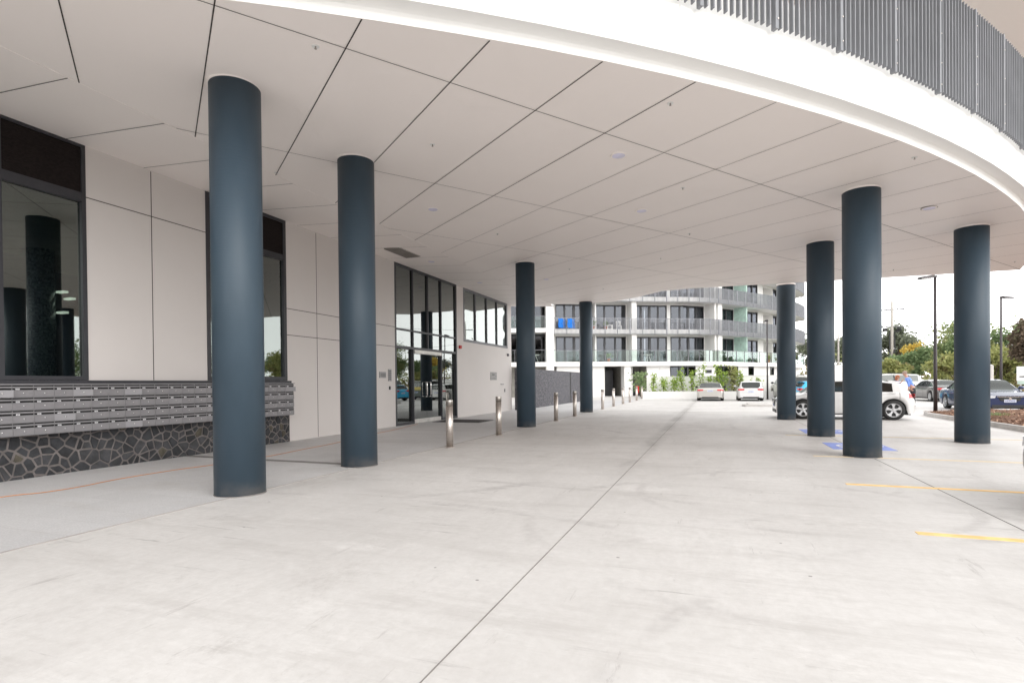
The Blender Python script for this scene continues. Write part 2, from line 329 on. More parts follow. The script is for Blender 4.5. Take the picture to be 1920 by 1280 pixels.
# ------------------------------------------------------------------ mesh builder
class MB:
    def __init__(s): s.v = []; s.f = []; s.mi = []; s.sm = []; s.cur = 0; s.smooth = False
    def face(s, idx, smooth=None): s.f.append(tuple(idx)); s.mi.append(s.cur); s.sm.append(s.smooth if smooth is None else smooth)
    def box(s, x0, x1, y0, y1, z0, z1):
        b = len(s.v); x0, x1 = min(x0, x1), max(x0, x1); y0, y1 = min(y0, y1), max(y0, y1); z0, z1 = min(z0, z1), max(z0, z1)
        s.v += [(x0, y0, z0), (x1, y0, z0), (x1, y1, z0), (x0, y1, z0), (x0, y0, z1), (x1, y0, z1), (x1, y1, z1), (x0, y1, z1)]
        for q in ((0, 3, 2, 1), (4, 5, 6, 7), (0, 1, 5, 4), (1, 2, 6, 5), (2, 3, 7, 6), (3, 0, 4, 7)): s.face([b + i for i in q], False)
        return s
    def hexa(s, bot, top):   # two quads of 3d points
        b = len(s.v); s.v += [tuple(p) for p in bot] + [tuple(p) for p in top]
        for q in ((3, 2, 1, 0), (4, 5, 6, 7), (0, 1, 5, 4), (1, 2, 6, 5), (2, 3, 7, 6), (3, 0, 4, 7)): s.face([b + i for i in q], False)
        return s
    def quad(s, *p):
        b = len(s.v); s.v += [tuple(q) for q in p]; s.face(range(b, b + len(p)), False); return s
    def tube(s, pts, rad, n=10, caps=True):
        pts = [Vector(p) for p in pts]; rad = [rad] * len(pts) if isinstance(rad, (int, float)) else rad
        b0 = len(s.v)
        for i, p in enumerate(pts):
            d = (pts[min(i + 1, len(pts) - 1)] - pts[max(i - 1, 0)]).normalized()
            a = Vector((0, 0, 1)) if abs(d.z) < .9 else Vector((1, 0, 0))
            u = d.cross(a).normalized(); v = d.cross(u)
            for k in range(n):
                t = 2 * math.pi * k / n; q = p + (u * math.cos(t) + v * math.sin(t)) * rad[i]; s.v.append(tuple(q))
        for i in range(len(pts) - 1):
            for k in range(n):
                a = b0 + i * n + k; c = b0 + i * n + (k + 1) % n
                s.face((a, c, c + n, a + n), True)
        if caps:
            s.face([b0 + k for k in range(n)][::-1], False); e = b0 + (len(pts) - 1) * n; s.face([e + k for k in range(n)], False)
        return s
    def lathe(s, prof, n=32, c=(0, 0, 0), axis='z', smooth=True):
        b0 = len(s.v)
        for r, h in prof:
            for k in range(n):
                t = 2 * math.pi * k / n; a, b = r * math.cos(t), r * math.sin(t)
                s.v.append({'z': (c[0] + a, c[1] + b, c[2] + h), 'y': (c[0] + a, c[1] + h, c[2] + b), 'x': (c[0] + h, c[1] + a, c[2] + b)}[axis])
        for i in range(len(prof) - 1):
            for k in range(n):
                a = b0 + i * n + k; d = b0 + i * n + (k + 1) % n
                s.face((a, d, d + n, a + n), smooth)
        s.face([b0 + k for k in range(n)][::-1], False); e = b0 + (len(prof) - 1) * n; s.face([e + k for k in range(n)], False)
        return s
    def ball(s, c, r, n=12, m=8):
        b0 = len(s.v); r = (r, r, r) if isinstance(r, (int, float)) else r
        for i in range(m + 1):
            ph = math.pi * i / m
            for k in range(n):
                t = 2 * math.pi * k / n
                s.v.append((c[0] + r[0] * math.sin(ph) * math.cos(t), c[1] + r[1] * math.sin(ph) * math.sin(t), c[2] + r[2] * math.cos(ph)))
        for i in range(m):
            for k in range(n):
                a = b0 + i * n + k; d = b0 + i * n + (k + 1) % n; s.face((a, a + n, d + n, d), True)
        return s
    def grid(s, rows, smooth=True, skip=None):
        b0 = len(s.v); n = len(rows[0])
        for r in rows: s.v += [tuple(p) for p in r]
        for i in range(len(rows) - 1):
            for k in range(n - 1):
                if skip and skip(i, k): continue
                a = b0 + i * n + k; s.face((a, a + 1, a + n + 1, a + n), smooth)
        return s
    def build(s, name, mats, parent=None, world=False, recalc=False):
        me = bpy.data.meshes.new(name)
        vs = s.v
        if world and parent is not None:
            l = parent.location; vs = [(x - l.x, y - l.y, z - l.z) for x, y, z in vs]
        me.from_pydata(vs, [], s.f); me.update()
        if not isinstance(mats, (list, tuple)): mats = [mats]
        for m in mats: me.materials.append(M[m] if isinstance(m, str) else m)
        me.polygons.foreach_set('material_index', s.mi); me.polygons.foreach_set('use_smooth', s.sm)
        if recalc:
            bm = bmesh.new(); bm.from_mesh(me); bmesh.ops.remove_doubles(bm, verts=bm.verts, dist=1e-5); bmesh.ops.recalc_face_normals(bm, faces=bm.faces); bm.to_mesh(me); bm.free()
        ob = bpy.data.objects.new(name, me); COL.objects.link(ob)
        if parent is not None: ob.parent = parent
        return ob
def tag(o, label=None, cat=None, group=None, kind=None):
    for k, v in (('label', label), ('category', cat), ('group', group), ('kind', kind)):
        if v: o[k] = v
    return o
def thing(name, label, cat, loc=(0, 0, 0), rz=0., group=None):
    o = bpy.data.objects.new(name, None); COL.objects.link(o); o.location = loc; o.rotation_euler = (0, 0, rz); o.empty_display_size = .3
    return tag(o, label, cat, group)
def copy_tree(o, parent=None):
    c = o.copy(); COL.objects.link(c); c.parent = parent
    for ch in [x for x in bpy.data.objects if x.parent == o]: copy_tree(ch, c)
    return c
def B(name, mat, parent, *boxes, world=True):
    mb = MB()
    for b in boxes: mb.box(*b)
    return mb.build(name, mat, parent, world)
# ------------------------------------------------------------------ ground and markings
mb = MB()
mb.quad((-60, -40, 0), (90, -40, 0), (90, 96, 0), (-60, 96, 0))
mb.cur = 1
mb.box(-1.401, -1.395, -6, 46, -.05, .004); mb.box(2.846, 2.853, -6, 30, -.05, .004); mb.cur = 2; mb.box(-6.13, -6.10, -8, 30, -.05, .006); mb.cur = 1
mb.box(-6.1, 8, 28.6, 28.612, -.05, .003)
tag(mb.build('ground', ['concrete', 'floorjoint', plain('paving_edge_joint', (.34, .315, .30), .9)]), kind='structure')
tag(MB().quad((-2500, -2500, -.05), (2500, -2500, -.05), (2500, 2500, -.05), (-2500, 2500, -.05)).build('terrain', 'grass'), kind='structure')
mb = MB(); mb.quad((-10.78, -12, .005), (-6.13, -12, .005), (-6.13, 46, .005), (-10.78, 46, .005))
tag(mb.build('footpath', 'paver'), kind='structure')
tag(MB().box(-10.7, -6.6, 8.44, 8.62, -.02, .009).build('footpath_band', plain('dark_paving_band', (.20, .19, .185), .7)), kind='structure')
for i, (y, x0, x1, mt, lb) in enumerate(((6.35, 1.84, 9.5, 'yellow', 'bright yellow bay line nearest the camera at right'), (9.05, 1.77, 8.0, 'yellow', 'thin yellow bay line crossing the diagonal floor joint in front of the columns'),
        (12.25, 1.83, 8.0, 'yellow_faint', 'faded yellow bay line running past the foot of the tallest right column'), (16.8, 1.83, 8.0, 'yellow_faint', 'worn yellow bay line between the two blue accessible squares'))):
    tag(MB().box(x0, x1, y - .055, y + .055, -.01, .0045).build('parking_line', mt), lb, 'road marking', 'yellow parking bay lines')
for i, (x0, x1, y0, y1, lb) in enumerate(((2.42, 3.62, 13.6, 14.95, 'blue wheelchair symbol square painted behind the tallest right column'), (2.42, 3.55, 17.5, 18.9, 'blue wheelchair symbol square farther back, behind the second right column'))):
    t = thing('accessible_bay_marking', lb, 'road marking', ((x0 + x1) / 2, (y0 + y1) / 2, 0), 0, 'blue accessible bay squares')
    hx, hy = (x1 - x0) / 2, (y1 - y0) / 2
    MB().box(-hx, hx, -hy, hy, -.01, .0045).build('blue_square', 'blue_mark', t)
    sy = MB()
    for k in range(14):     # wheel arc of the wheelchair sign, read from the driveway side
        a0, a1 = R(-60 + k * 18), R(-60 + (k + 1) * 18)
        f = lambda a, r: (-.12 - r * math.sin(a) * .9, -.02 - r * math.cos(a) * 1.0, .009)
        sy.quad(f(a0, .27), f(a0, .34), f(a1, .34), f(a1, .27))
    sy.quad((.36, .02, .0091), (.36, .14, .0091), (-.02, .12, .0091), (-.02, .03, .0091))
    sy.quad((-.02, -.34, .0092), (.07, -.34, .0092), (.07, .12, .0092), (-.02, .12, .0092))
    sy.quad((-.45, -.42, .0091), (-.02, -.36, .0091), (-.02, -.28, .0091), (-.42, -.34, .0091))
    sy.lathe([(.075, .002), (.075, .0093)], 14, (.46, .1, 0))
    sy.build('wheelchair_symbol', 'white_mark', t)
# ------------------------------------------------------------------ canopy geometry
def Hs(x): return 5.358 - .0494 * x
OUT = [(-10.9, 1.7), (-9.0, 2.35), (-7.0, 3.2), (-5.084, 4.241), (-4.28, 4.68), (-3.478, 5.157), (-2.72, 5.63), (-1.952, 6.137), (-1.23, 6.645), (-.508, 7.183), (.18, 7.73), (.852, 8.295), (1.5, 8.875), (2.126, 9.476), (2.73, 10.09), (3.313, 10.728), (3.87, 11.38), (4.41, 12.051), (4.92, 12.74), (5.415, 13.448), (5.885, 14.17), (6.327, 14.919), (6.745, 15.68), (7.142, 16.468), (7.51, 17.27), (7.859, 18.095), (8.18, 18.94), (8.476, 19.802), (8.745, 20.69), (8.991, 21.591)]
FAR = [(5.48, 22.46), (1.2, 23.45), (-1.03, 23.96), (-2.16, 24.5), (-3.27, 26.0), (-4.94, 27.7), (-6.58, 28.15), (-8.32, 28.3)]
def off_path(P, w):
    out = []
    for i, p in enumerate(P):
        a = P[max(i - 1, 0)]; b = P[min(i + 1, len(P) - 1)]; tx, ty = b[0] - a[0], b[1] - a[1]; l = math.hypot(tx, ty)
        out.append((p[0] + ty / l * w, p[1] - tx / l * w))
    return out
canopy = thing('canopy', 'large curved white porte-cochere canopy with flat panelled soffit over the driveway', 'canopy', (0, 14, 0))
mb = MB()
strip_edge = -8.32
loop = [(strip_edge, 2.62)] + [p for p in OUT if p[0] > strip_edge] + FAR
pv = [(x, y, Hs(x)) for x, y in loop]
mb.v += pv; mb.face(range(len(pv)), False)
# shadow gaps between the soffit boards
def gap(a, b, wd=.006, z=.004):
    ax, ay = a; bx, by = b; l = math.hypot(bx - ax, by - ay); nx, ny = -(by - ay) / l * wd, (bx - ax) / l * wd
    mb.quad(*[(x, y, Hs(x) - z) for x, y in ((ax + nx, ay + ny), (bx + nx, by + ny), (bx - nx, by - ny), (ax - nx, ay - ny))])
mb.cur = 1
S1 = [(-5.09, 4.3), (-4.15, 5.48), (-3.29, 6.54), (-2.43, 7.58), (-1.6, 8.58), (-.79, 9.59), (.02, 10.59), (2.64, 13.72), (6.18, 18.04), (8.93, 21.43)]
def clip_line(p, d, sgn):      # march a joint to the rim of the soffit
    import itertools
    def inside(x, y):
        c = False; n = len(loop)
        for i in range(n):
            (x1, y1), (x2, y2) = loop[i], loop[(i + 1) % n]
            if (y1 > y) != (y2 > y) and x < (x2 - x1) * (y - y1) / (y2 - y1) + x1: c = not c
        return c
    t = 0
    while inside(p[0] + d[0] * (t + .03) * sgn, p[1] + d[1] * (t + .03) * sgn) and t < 40: t += .03
    return (p[0] + d[0] * t * sgn, p[1] + d[1] * t * sgn)
def norm(a): l = math.hypot(*a); return (a[0] / l, a[1] / l)
d1 = norm((14, 17.1)); d2 = norm((-.80, .60))
for p in ((-2.43, 7.58), (-5.2, 10.12), (-6.36, 14.94)):
    dd = d1 if p[0] > -3 else norm((11.73, 13.62)) if p[0] > -6 else norm((11.5, 12.9))
    gap(clip_line(p, dd, -1), clip_line(p, dd, 1))
knots = [(-6.62 + 1.75, 3.82 - .0)]
P = []; steps = [(-5.09, 4.3), (-4.15, 5.48), (-3.29, 6.54), (-2.43, 7.58), (-1.6, 8.58), (-.79, 9.59), (.02, 10.59)]
P = [(-6.9, 4.03)] + [( -5.2, 4.53)] + steps[1:]
q = (.02, 10.59)
for k in range(9): q = (q[0] + d1[0] * 1.29, q[1] + d1[1] * 1.29); P.append(q)
for k, p in enumerate(P):
    dd = norm((-1.67, 1.2)) if k == 0 else norm((-3.36, 2.51)) if k == 1 else norm((-4.61, 3.54)) if k == 2 else norm((-6.95, 5.58)) if k == 4 else norm((-3.49, 2.77)) if k == 3 else norm((-8.1, 6.66))
    gap(clip_line(p, dd, -1), clip_line(p, dd, 1), .0075 if k < 6 else .0045, .005)
# same boards continue as a raking strip along the wall, darker through its tilt
mb.cur = 0
zs, zw = Hs(strip_edge) - .007, 5.93
mb.quad((strip_edge, -12, zs), (strip_edge, 29.2, zs), (-10.9, 29.2, zw), (-10.9, -12, zw))
mb.quad((strip_edge, 2.6, zs), (strip_edge, 28.3, zs), (strip_edge, 28.3, zs + .006), (strip_edge, 2.6, zs + .006))
mb.cur = 1
zz = lambda x: zs + (x - strip_edge) / (-10.9 - strip_edge) * (zw - zs) - .004
for y in (1.9, 3.4, 4.9, 6.3, 7.7, 9.15, 10.6, 12.0, 13.4, 14.85, 16.3, 17.7, 19.1, 20.6, 22.0, 23.4, 24.9, 26.3, 27.7):
    mb.quad(*[(x, yy, zz(x)) for x, yy in ((strip_edge, y), (strip_edge, y + .014), (-10.77, y + .014), (-10.77, y))])
# roof deck above the soffit so that no light leaks through
mb.cur = 0
mb.v += [(x, y, Hs(x) + .5) for x, y in loop]; n = len(mb.v) - len(loop); mb.face([n + i for i in range(len(loop))], False)
mb.box(-30, strip_edge, -12, 28.7, 6.3, 6.5)
for (x0, y0), (x1, y1) in zip([OUT[-1]] + FAR[:-1], FAR): mb.quad((x0, y0, Hs(x0)), (x1, y1, Hs(x1)), (x1, y1, Hs(x1) + .7), (x0, y0, Hs(x0) + .7))
mb.build('soffit', ['soffit', 'joint'], canopy, True)
# white edge beam: small lip, shadowed recess, tall fascia
prof = [(0, 0), (.012, .085), (.03, .115), (.06, .128), (.215, .135), (.22, .15), (.22, .735), (.05, .745), (-.25, .745)]
mb = MB(); rows = []
for w_, h_ in prof:
    P2 = off_path(OUT, w_); rows.append([(x, y, Hs(OUT[i][0]) + h_) for i, (x, y) in enumerate(P2)])
for r0_, r1_ in zip(rows[:-1], rows[1:]):
    b = len(mb.v); mb.v += r0_ + r1_; n = len(r0_)
    for i in range(n - 1): mb.face((b + i, b + i + 1, b + n + i + 1, b + n + i), True)
mb.build('fascia', 'fascia', canopy, True)
P2 = off_path(OUT, .2215); jm_ = plain('fascia_joint', (.62, .61, .59), .7)
for i0, t in ((4, .2), (9, .45), (16, .3)):
    x = P2[i0][0]; y = P2[i0][1]; ox = OUT[i0][0]
    B('fascia_joint', jm_, canopy, (x - .005, x + .005, y - .006, y + .004, Hs(ox) + .15, Hs(ox) + .735))
# vertical-fin balustrade of the level above
L = [0.]
PF = off_path(OUT, .27)
for a, b in zip(PF[:-1], PF[1:]): L.append(L[-1] + math.hypot(b[0] - a[0], b[1] - a[1]))
def at_s(s):
    for i in range(len(L) - 1):
        if L[i] <= s <= L[i + 1]:
            t = (s - L[i]) / (L[i + 1] - L[i]); a, b = PF[i], PF[i + 1]
            ox = OUT[i][0] * (1 - t) + OUT[i + 1][0] * t
            tx, ty = norm((b[0] - a[0], b[1] - a[1])); return a[0] * (1 - t) + b[0] * t, a[1] * (1 - t) + b[1] * t, tx, ty, ox
def s_of(x):
    s = 0
    while at_s(s)[0] < x: s += .01
    return s
sp0 = s_of(-.17); PSP = 1.155
def blade(mb, s, wt, dp, z0, z1, o=0.):
    x, y, tx, ty, ox = at_s(s); nx, ny = ty, -tx; h = Hs(ox)
    q = [(x + tx * a + nx * (b + o), y + ty * a + ny * (b + o)) for a, b in ((-wt, 0), (wt, 0), (wt, dp), (-wt, dp))]
    mb.hexa([(a, b, h + z0) for a, b in q], [(a, b, h + z1) for a, b in q])
k = -9
while sp0 + k * PSP < L[-1] - 1.2:
    s0 = sp0 + k * PSP; k += 1
    if s0 < .1: continue
    mb = MB(); blade(mb, s0, .022, .075, .70, 2.38)
    blade(mb, s0 + .018, .014, .012, .70, 2.38, .06)
    mb.cur = 1
    for z in (.82, 1.15, 1.6, 2.1): blade(mb, s0 + .018, .008, .01, z, z + .016, .073)
    mb.build('balustrade_post', ['fin', 'steel'], canopy, True)
    mb = MB()
    for j in range(1, 12): blade(mb, s0 + j * PSP / 12, .009, .062, .735, 2.37)
    for z in (2.28,):
        a = at_s(s0); b = at_s(min(s0 + PSP, L[-1] - .01))
        for (x, y, tx, ty, ox), sg in ((a, 1),):
            mb.hexa([(x, y, Hs(ox) + z), (b[0], b[1], Hs(b[4]) + z), (b[0] - b[3] * .02, b[1] + b[2] * .02, Hs(b[4]) + z), (x - ty * .02, y + tx * .02, Hs(ox) + z)],
                    [(x, y, Hs(ox) + z + .04), (b[0], b[1], Hs(b[4]) + z + .04), (b[0] - b[3] * .02, b[1] + b[2] * .02, Hs(b[4]) + z + .04), (x - ty * .02, y + tx * .02, Hs(ox) + z + .04)])
    mb.build('balustrade_panel', 'fin', canopy, True)
# upper storey over the canopy: balcony floor, wall, next soffit
mb = MB(); up_z = 8.95
lo = [(-12, .3)] + off_path(OUT, 1.1) + [(5.4, 22.5), (-1, 24), (-6.5, 28.2), (-12, 28.3)]
mb.v += [(x, y, up_z) for x, y in lo] + [(x, y, up_z + .5) for x, y in lo]; n = len(lo)
mb.face(range(n), False); mb.face([n + i for i in range(n)][::-1], False)
for i in range(n): j = (i + 1) % n; mb.face((i, j, n + j, n + i), False)
mb.build('upper_soffit', 'soffit', canopy, True)
mb = MB(); inner = off_path(OUT, -2.6)
rowa = [(x, y, 6.0) for x, y in inner]; rowb = [(x, y, up_z) for x, y in inner]
mb.grid([rowa, rowb], False); mb.build('upper_wall', 'white', canopy, True)
mb = MB(); P3 = off_path(OUT, .05); mb.grid([[(x, y, Hs(x) + .74) for x, y in P3], [(x, y, Hs(x) + 1.35) for x, y in P3]], False)
P4 = off_path(OUT, -.15); mb.grid([[(x, y, Hs(x) + 1.35) for x, y in P3], [(x, y, Hs(x) + 1.35) for x, y in P4]], False); mb.build('balcony_upstand', 'fascia', canopy, True)
mb = MB(); mb.v += [(x, y, Hs(x) + .74) for x, y in off_path(OUT, .0) + FAR]; mb.face(range(len(mb.v)), False); mb.build('balcony_floor', 'white', canopy, True)
# ------------------------------------------------------------------ foyer building on the left
WX = -10.78
foyer = thing('foyer_building', 'white panelled apartment foyer building with dark windows along the footpath', 'building', (WX, 12, 0))
T = .25
mb = MB()
def wp(y0, y1, z0, z1): mb.box(WX - T, WX, y0, y1, z0, z1)
wp(-12, 1.2, 1.6, 6.3); wp(6.62, 9.12, 1.635, 6.3); wp(11.57, 16.85, 0, 6.3); wp(21.85, 22.55, 0, 6.3); wp(22.55, 28.18, 0, 3.45); wp(28.18, 28.77, 0, 6.3)
wp(1.2, 6.62, 5.945, 6.3); wp(9.12, 11.57, 5.945, 6.3); wp(16.85, 21.85, 5.94, 6.3); wp(22.55, 28.18, 5.945, 6.3)
wp(-12, 11.57, 0, 1.6)
mb.box(-30, WX - T - .002, 28.5, 28.76, 0, 6.3)
mb.cur = 1
def jv(y, z0, z1): mb.box(WX - .01, WX + .0025, y - .008, y + .008, z0, z1)
def jh(y0, y1, z): mb.box(WX - .01, WX + .003, y0, y1, z - .008, z + .008)
jv(7.86, 1.64, 5.9); jh(6.62, 9.12, 4.985)
jv(12.76, .02, 5.9); jv(15.0, .02, 5.9); jh(11.58, 16.85, 3.58); jh(11.58, 16.85, 2.87)
for a in (-10, -6, -3): jv(a, 1.6, 6)
mb.build('panel_wall', ['panel', 'joint'], foyer, True)
B('plinth', 'mortar', foyer, (WX, -10.715, -12, 11.54, 0, 1.0))
def crazy(y0, y1, z0, z1, x, n_, seed):
    rr = random.Random(seed); P = []
    tries = 0
    while len(P) < n_ and tries < 20000:
        tries += 1; p = (rr.uniform(y0 - .1, y1 + .1), rr.uniform(z0 - .1, z1 + .1)); dmin = rr.choice((.08, .15, .20, .27))
        if all((p[0] - q[0]) ** 2 + (p[1] - q[1]) ** 2 > dmin * dmin for q in P): P.append(p)
    mb = MB()
    for i, p in enumerate(P):
        poly = [(y0, z0), (y1, z0), (y1, z1), (y0, z1)]
        near = sorted((q for q in P if q is not p), key=lambda q: (q[0] - p[0]) ** 2 + (q[1] - p[1]) ** 2)[:16]
        g_ = rr.uniform(.009, .02)
        for q in near:
            mx, my = (p[0] + q[0]) / 2, (p[1] + q[1]) / 2; nx, ny = q[0] - p[0], q[1] - p[1]; l = math.hypot(nx, ny); nx /= l; ny /= l; c0 = mx * nx + my * ny - g_; out = []
            for k in range(len(poly)):
                a, b = poly[k], poly[(k + 1) % len(poly)]; da = a[0] * nx + a[1] * ny - c0; db = b[0] * nx + b[1] * ny - c0
                if da <= 0: out.append(a)
                if da * db < 0: t_ = da / (da - db); out.append((a[0] + (b[0] - a[0]) * t_, a[1] + (b[1] - a[1]) * t_))
            poly = out
            if len(poly) < 3: break
        if len(poly) < 3: continue
        cy = sum(a[0] for a in poly) / len(poly); cz = sum(a[1] for a in poly) / len(poly); h = rr.uniform(.008, .024); tl, tm = rr.uniform(-.05, .05), rr.uniform(-.05, .05)
        mb.cur = rr.choice((0, 0, 0, 1, 1, 2)) if rr.random() > .03 else 3
        b0 = len(mb.v); n = len(poly)
        mb.v += [(x - .005, a[0], a[1]) for a in poly]
        mb.v += [(x + h * .7, cy + (a[0] - cy) * .96, cz + (a[1] - cz) * .96) for a in poly]
        mb.v += [(x + h + (a[0] - cy) * tl + (a[1] - cz) * tm, cy + (a[0] - cy) * .87, cz + (a[1] - cz) * .87) for a in poly]
        for r_ in (0, n):
            for k in range(n): mb.face((b0 + r_ + k, b0 + r_ + (k + 1) % n, b0 + r_ + n + (k + 1) % n, b0 + r_ + n + k), False)
        mb.face([b0 + 2 * n + k for k in range(n)], False)
    mb.build('stone_facing', ['stone_a', 'stone_b', 'stone_c', 'stone_d'], foyer, True)
crazy(3.6, 11.535, .004, .80, -10.715, 300, 5)
B('plinth_end', 'mortar', foyer, (WX + .001, -10.70, 11.536, 11.55, 0, .8))
mb = MB(); mb.box(WX - .02, -10.66, -12, 11.6, 1.575, 1.633)
mb.build('window_sill', 'frame', foyer, True)
# windows: (y0,y1,z0,z1), mullions, transoms
def window(y0, y1, z0, z1, muls, trans, fr=.07, mat='glass', screen=None, fmat='frame', name='window', mw=.028):
    mb = MB(); x0, x1 = WX - .10, WX + .012
    mb.box(x0, x1, y0, y0 + fr, z0, z1); mb.box(x0, x1, y1 - fr, y1, z0, z1)
    mb.box(x0, x1, y0 + fr, y1 - fr, z1 - fr, z1); mb.box(x0, x1, y0 + fr, y1 - fr, z0, z0 + fr)
    for m_ in muls: mb.box(x0, x1 - .004, m_ - mw, m_ + mw, z0 + fr, z1 - fr)
    for t_, h_ in trans: mb.box(x0, x1 - .008, y0 + fr, y1 - fr, t_ - h_ / 2, t_ + h_ / 2)
    f = mb.build(name, fmat, foyer, True)
    l = foyer.location
    ztop = screen if screen else z1
    g = MB().box(WX - .06 - l.x, WX - .052 - l.x, y0 + .01 - l.y, y1 - .01 - l.y, z0 + .01 - l.z, ztop - .02 - l.z).build('pane', mat, f)
    if screen:
        MB().box(WX - .04 - l.x, WX - .015 - l.x, y0 + .02 - l.y, y1 - .02 - l.y, screen - l.z, z1 - .01 - l.z).build('dark_screen', 'screen', f)
    return f
window(1.2, 6.62, 1.64, 5.94, [5.33, 3.3], [(4.965, .17)], .07, screen=4.96, mw=.035)
window(9.12, 11.57, 1.64, 5.94, [], [(4.92, .15)], .10, screen=4.9)
window(22.55, 28.18, 3.45, 5.94, [23.93, 25.31, 26.68], [], .12, fmat='frame_grey')
f = window(16.85, 21.85, 2.84, 5.94, [18.12, 19.27, 20.41], [(3.54, .06)], .09, 'glass_dark')
# entrance doors below the transom
mb = MB()
for y, yw in ((16.85, .09), (18.09, .06), (20.38, .06), (21.76, .09)): mb.box(WX - .10, WX + .010, y, y + yw, 0, 2.835)
mb.box(WX - .10, WX + .008, 16.94, 18.09, 0, .10); mb.box(WX - .10, WX + .008, 18.15, 20.38, -.01, .011); mb.box(WX - .10, WX + .008, 20.44, 21.76, 0, .10)
ent = mb.build('entrance_frame', 'frame', foyer, True)
l = foyer.location
MB().box(WX - .11 - l.x, WX - .1 - l.x, 16.96 - l.y, 18.06 - l.y, .1, 2.83).build('pane', 'glass_dark', ent)
MB().box(WX - .11 - l.x, WX - .1 - l.x, 20.47 - l.y, 21.74 - l.y, .1, 2.83).build('pane', 'glass_dark', ent)
B('door_closer_rail', plain('pale_door_rail', (.62, .6, .57), .4, .4), foyer, (WX - .12, WX + .03, 18.18, 20.35, 2.70, 2.83))
for y0, y1, hy in ((18.18, 19.26, 19.12), (19.27, 20.35, 19.42)):
    d = B('entrance_door', 'glass_dark', foyer, (WX - .1, WX - .085, y0, y1, .16, 2.70))
    d2 = MB().box(WX - .12 - l.x, WX - .02 - l.x, y0 - l.y, y1 - l.y, .012, .16).build('bottom_rail', plain('pale_bottom_rail', (.62, .6, .57), .35, .4), d)
    h = MB(); hx = WX + .02 - l.x; yy = hy - l.y
    h.tube([(WX - .09 - l.x, yy, 1.0), (hx, yy, 1.02), (hx, yy, 1.1), (hx, yy, 1.5), (hx, yy, 1.58), (WX - .09 - l.x, yy, 1.6)], .022, 8); h.build('door_handle', 'chrome', d)
# rooms behind the glass
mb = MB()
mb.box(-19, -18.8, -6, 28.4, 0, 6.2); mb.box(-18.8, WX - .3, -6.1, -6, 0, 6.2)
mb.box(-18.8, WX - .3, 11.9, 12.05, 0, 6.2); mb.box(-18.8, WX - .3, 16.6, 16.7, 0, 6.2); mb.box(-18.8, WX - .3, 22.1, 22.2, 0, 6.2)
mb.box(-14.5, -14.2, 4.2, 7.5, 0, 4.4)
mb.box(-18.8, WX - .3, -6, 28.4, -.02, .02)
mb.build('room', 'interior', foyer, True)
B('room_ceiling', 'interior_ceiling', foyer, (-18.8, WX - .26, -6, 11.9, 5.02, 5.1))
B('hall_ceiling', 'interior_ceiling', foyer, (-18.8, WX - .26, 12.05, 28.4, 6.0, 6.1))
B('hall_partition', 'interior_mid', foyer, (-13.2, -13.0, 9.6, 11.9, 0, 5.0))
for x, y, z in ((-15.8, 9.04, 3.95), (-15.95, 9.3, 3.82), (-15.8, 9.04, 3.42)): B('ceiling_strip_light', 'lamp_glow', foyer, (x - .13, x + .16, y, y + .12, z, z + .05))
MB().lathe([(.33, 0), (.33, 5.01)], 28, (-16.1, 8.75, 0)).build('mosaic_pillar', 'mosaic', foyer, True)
# building above and behind
B('upper_storeys', 'white', foyer, (-30, -12.2, -12, 28.4, 6.52, 16))
# ------------------------------------------------------------------ letterboxes
mail = thing('letterbox_bank', 'long four-row bank of silver letterboxes mounted above the dark stone plinth', 'letterboxes', (-10.58, 8.2, .73))
BW, RH = .2935, .205
nb = 28; y_end = 11.46; y_start = y_end - nb * BW
B('casing', 'box', mail, (-10.70, -10.475, y_start, y_end + .0, .73, 1.555))
B('top_edge', 'box_light', mail, (-10.70, -10.435, y_start, y_end + .015, 1.555, 1.572))
# one door with its slot, number tag and lock; x=0 is the casing face
def make_door(open_ang=0., light=False):
    d = MB(); z0 = .012; zt = .128
    c, s_ = math.cos(open_ang), math.sin(open_ang)
    def rot(y, x): return (x * c + y * s_, y * c - x * s_)   # hinge on the left edge
    def bx(mb, x0, x1, y0, y1, za, zb):
        q = [rot(y, x) for x, y in ((x0, y0), (x1, y0), (x1, y1), (x0, y1))]
        mb.hexa([(a, b, za) for a, b in q], [(a, b, zb) for a, b in q])
    bx(d, .003, .022, .004, BW - .004, z0, zt)
    door = d.build('letterbox_door', 'box_light' if light else 'box', mail)
    sl = MB(); sl.box(.001, .010, .006, BW - .006, .130, .156); sl.box(.001, .006, .004, BW - .004, .186, .203)
    sl.build('slot', 'box_dark', door)
    fl = MB(); fl.box(.001, .020, .004, BW - .004, .160, .184); fl.box(.001, .018, -.003, .003, .0, .205); fl.build('slot_flap', 'box', door)
    tg = MB(); tg.box(.001, .016, .05, .10, .132, .153); tg.cur = 1
    for k in range(3): tg.box(.0155, .0172, .057 + k * .013, .065 + k * .013, .137, .149)
    tg.build('number_tag', ['white_mark', 'plaque_mark'], door)
    lk = MB(); a = rot(BW * .52, .022); lk.lathe([(.011, 0), (.011, .008), (.005, .012)], 10, (a[0], a[1], .075), 'x'); lk.build('lock', 'chrome', door)
    return door
protos = [make_door(), make_door(0, True), make_door(R(14), True)]
px = -10.475 - mail.location.x
opened = {(3, 21): 2, (3, 17): 2, (1, 18): 2, (3, 14): 2, (0, 14): 2, (3, 0): 2, (1, 8): 1, (2, 11): 1, (0, 19): 0, (3, 24): 0}
used = set(); vis = list(range(0, 25))
for r in range(4):
    for c_ in vis:
        kk = opened.get((r, c_), 0)
        if kk not in used: o = protos[kk]; used.add(kk)
        else: o = copy_tree(protos[kk], mail)
        yy = y_end - (c_ + 1) * BW - mail.location.y
        o.location = (px, yy, r * RH)
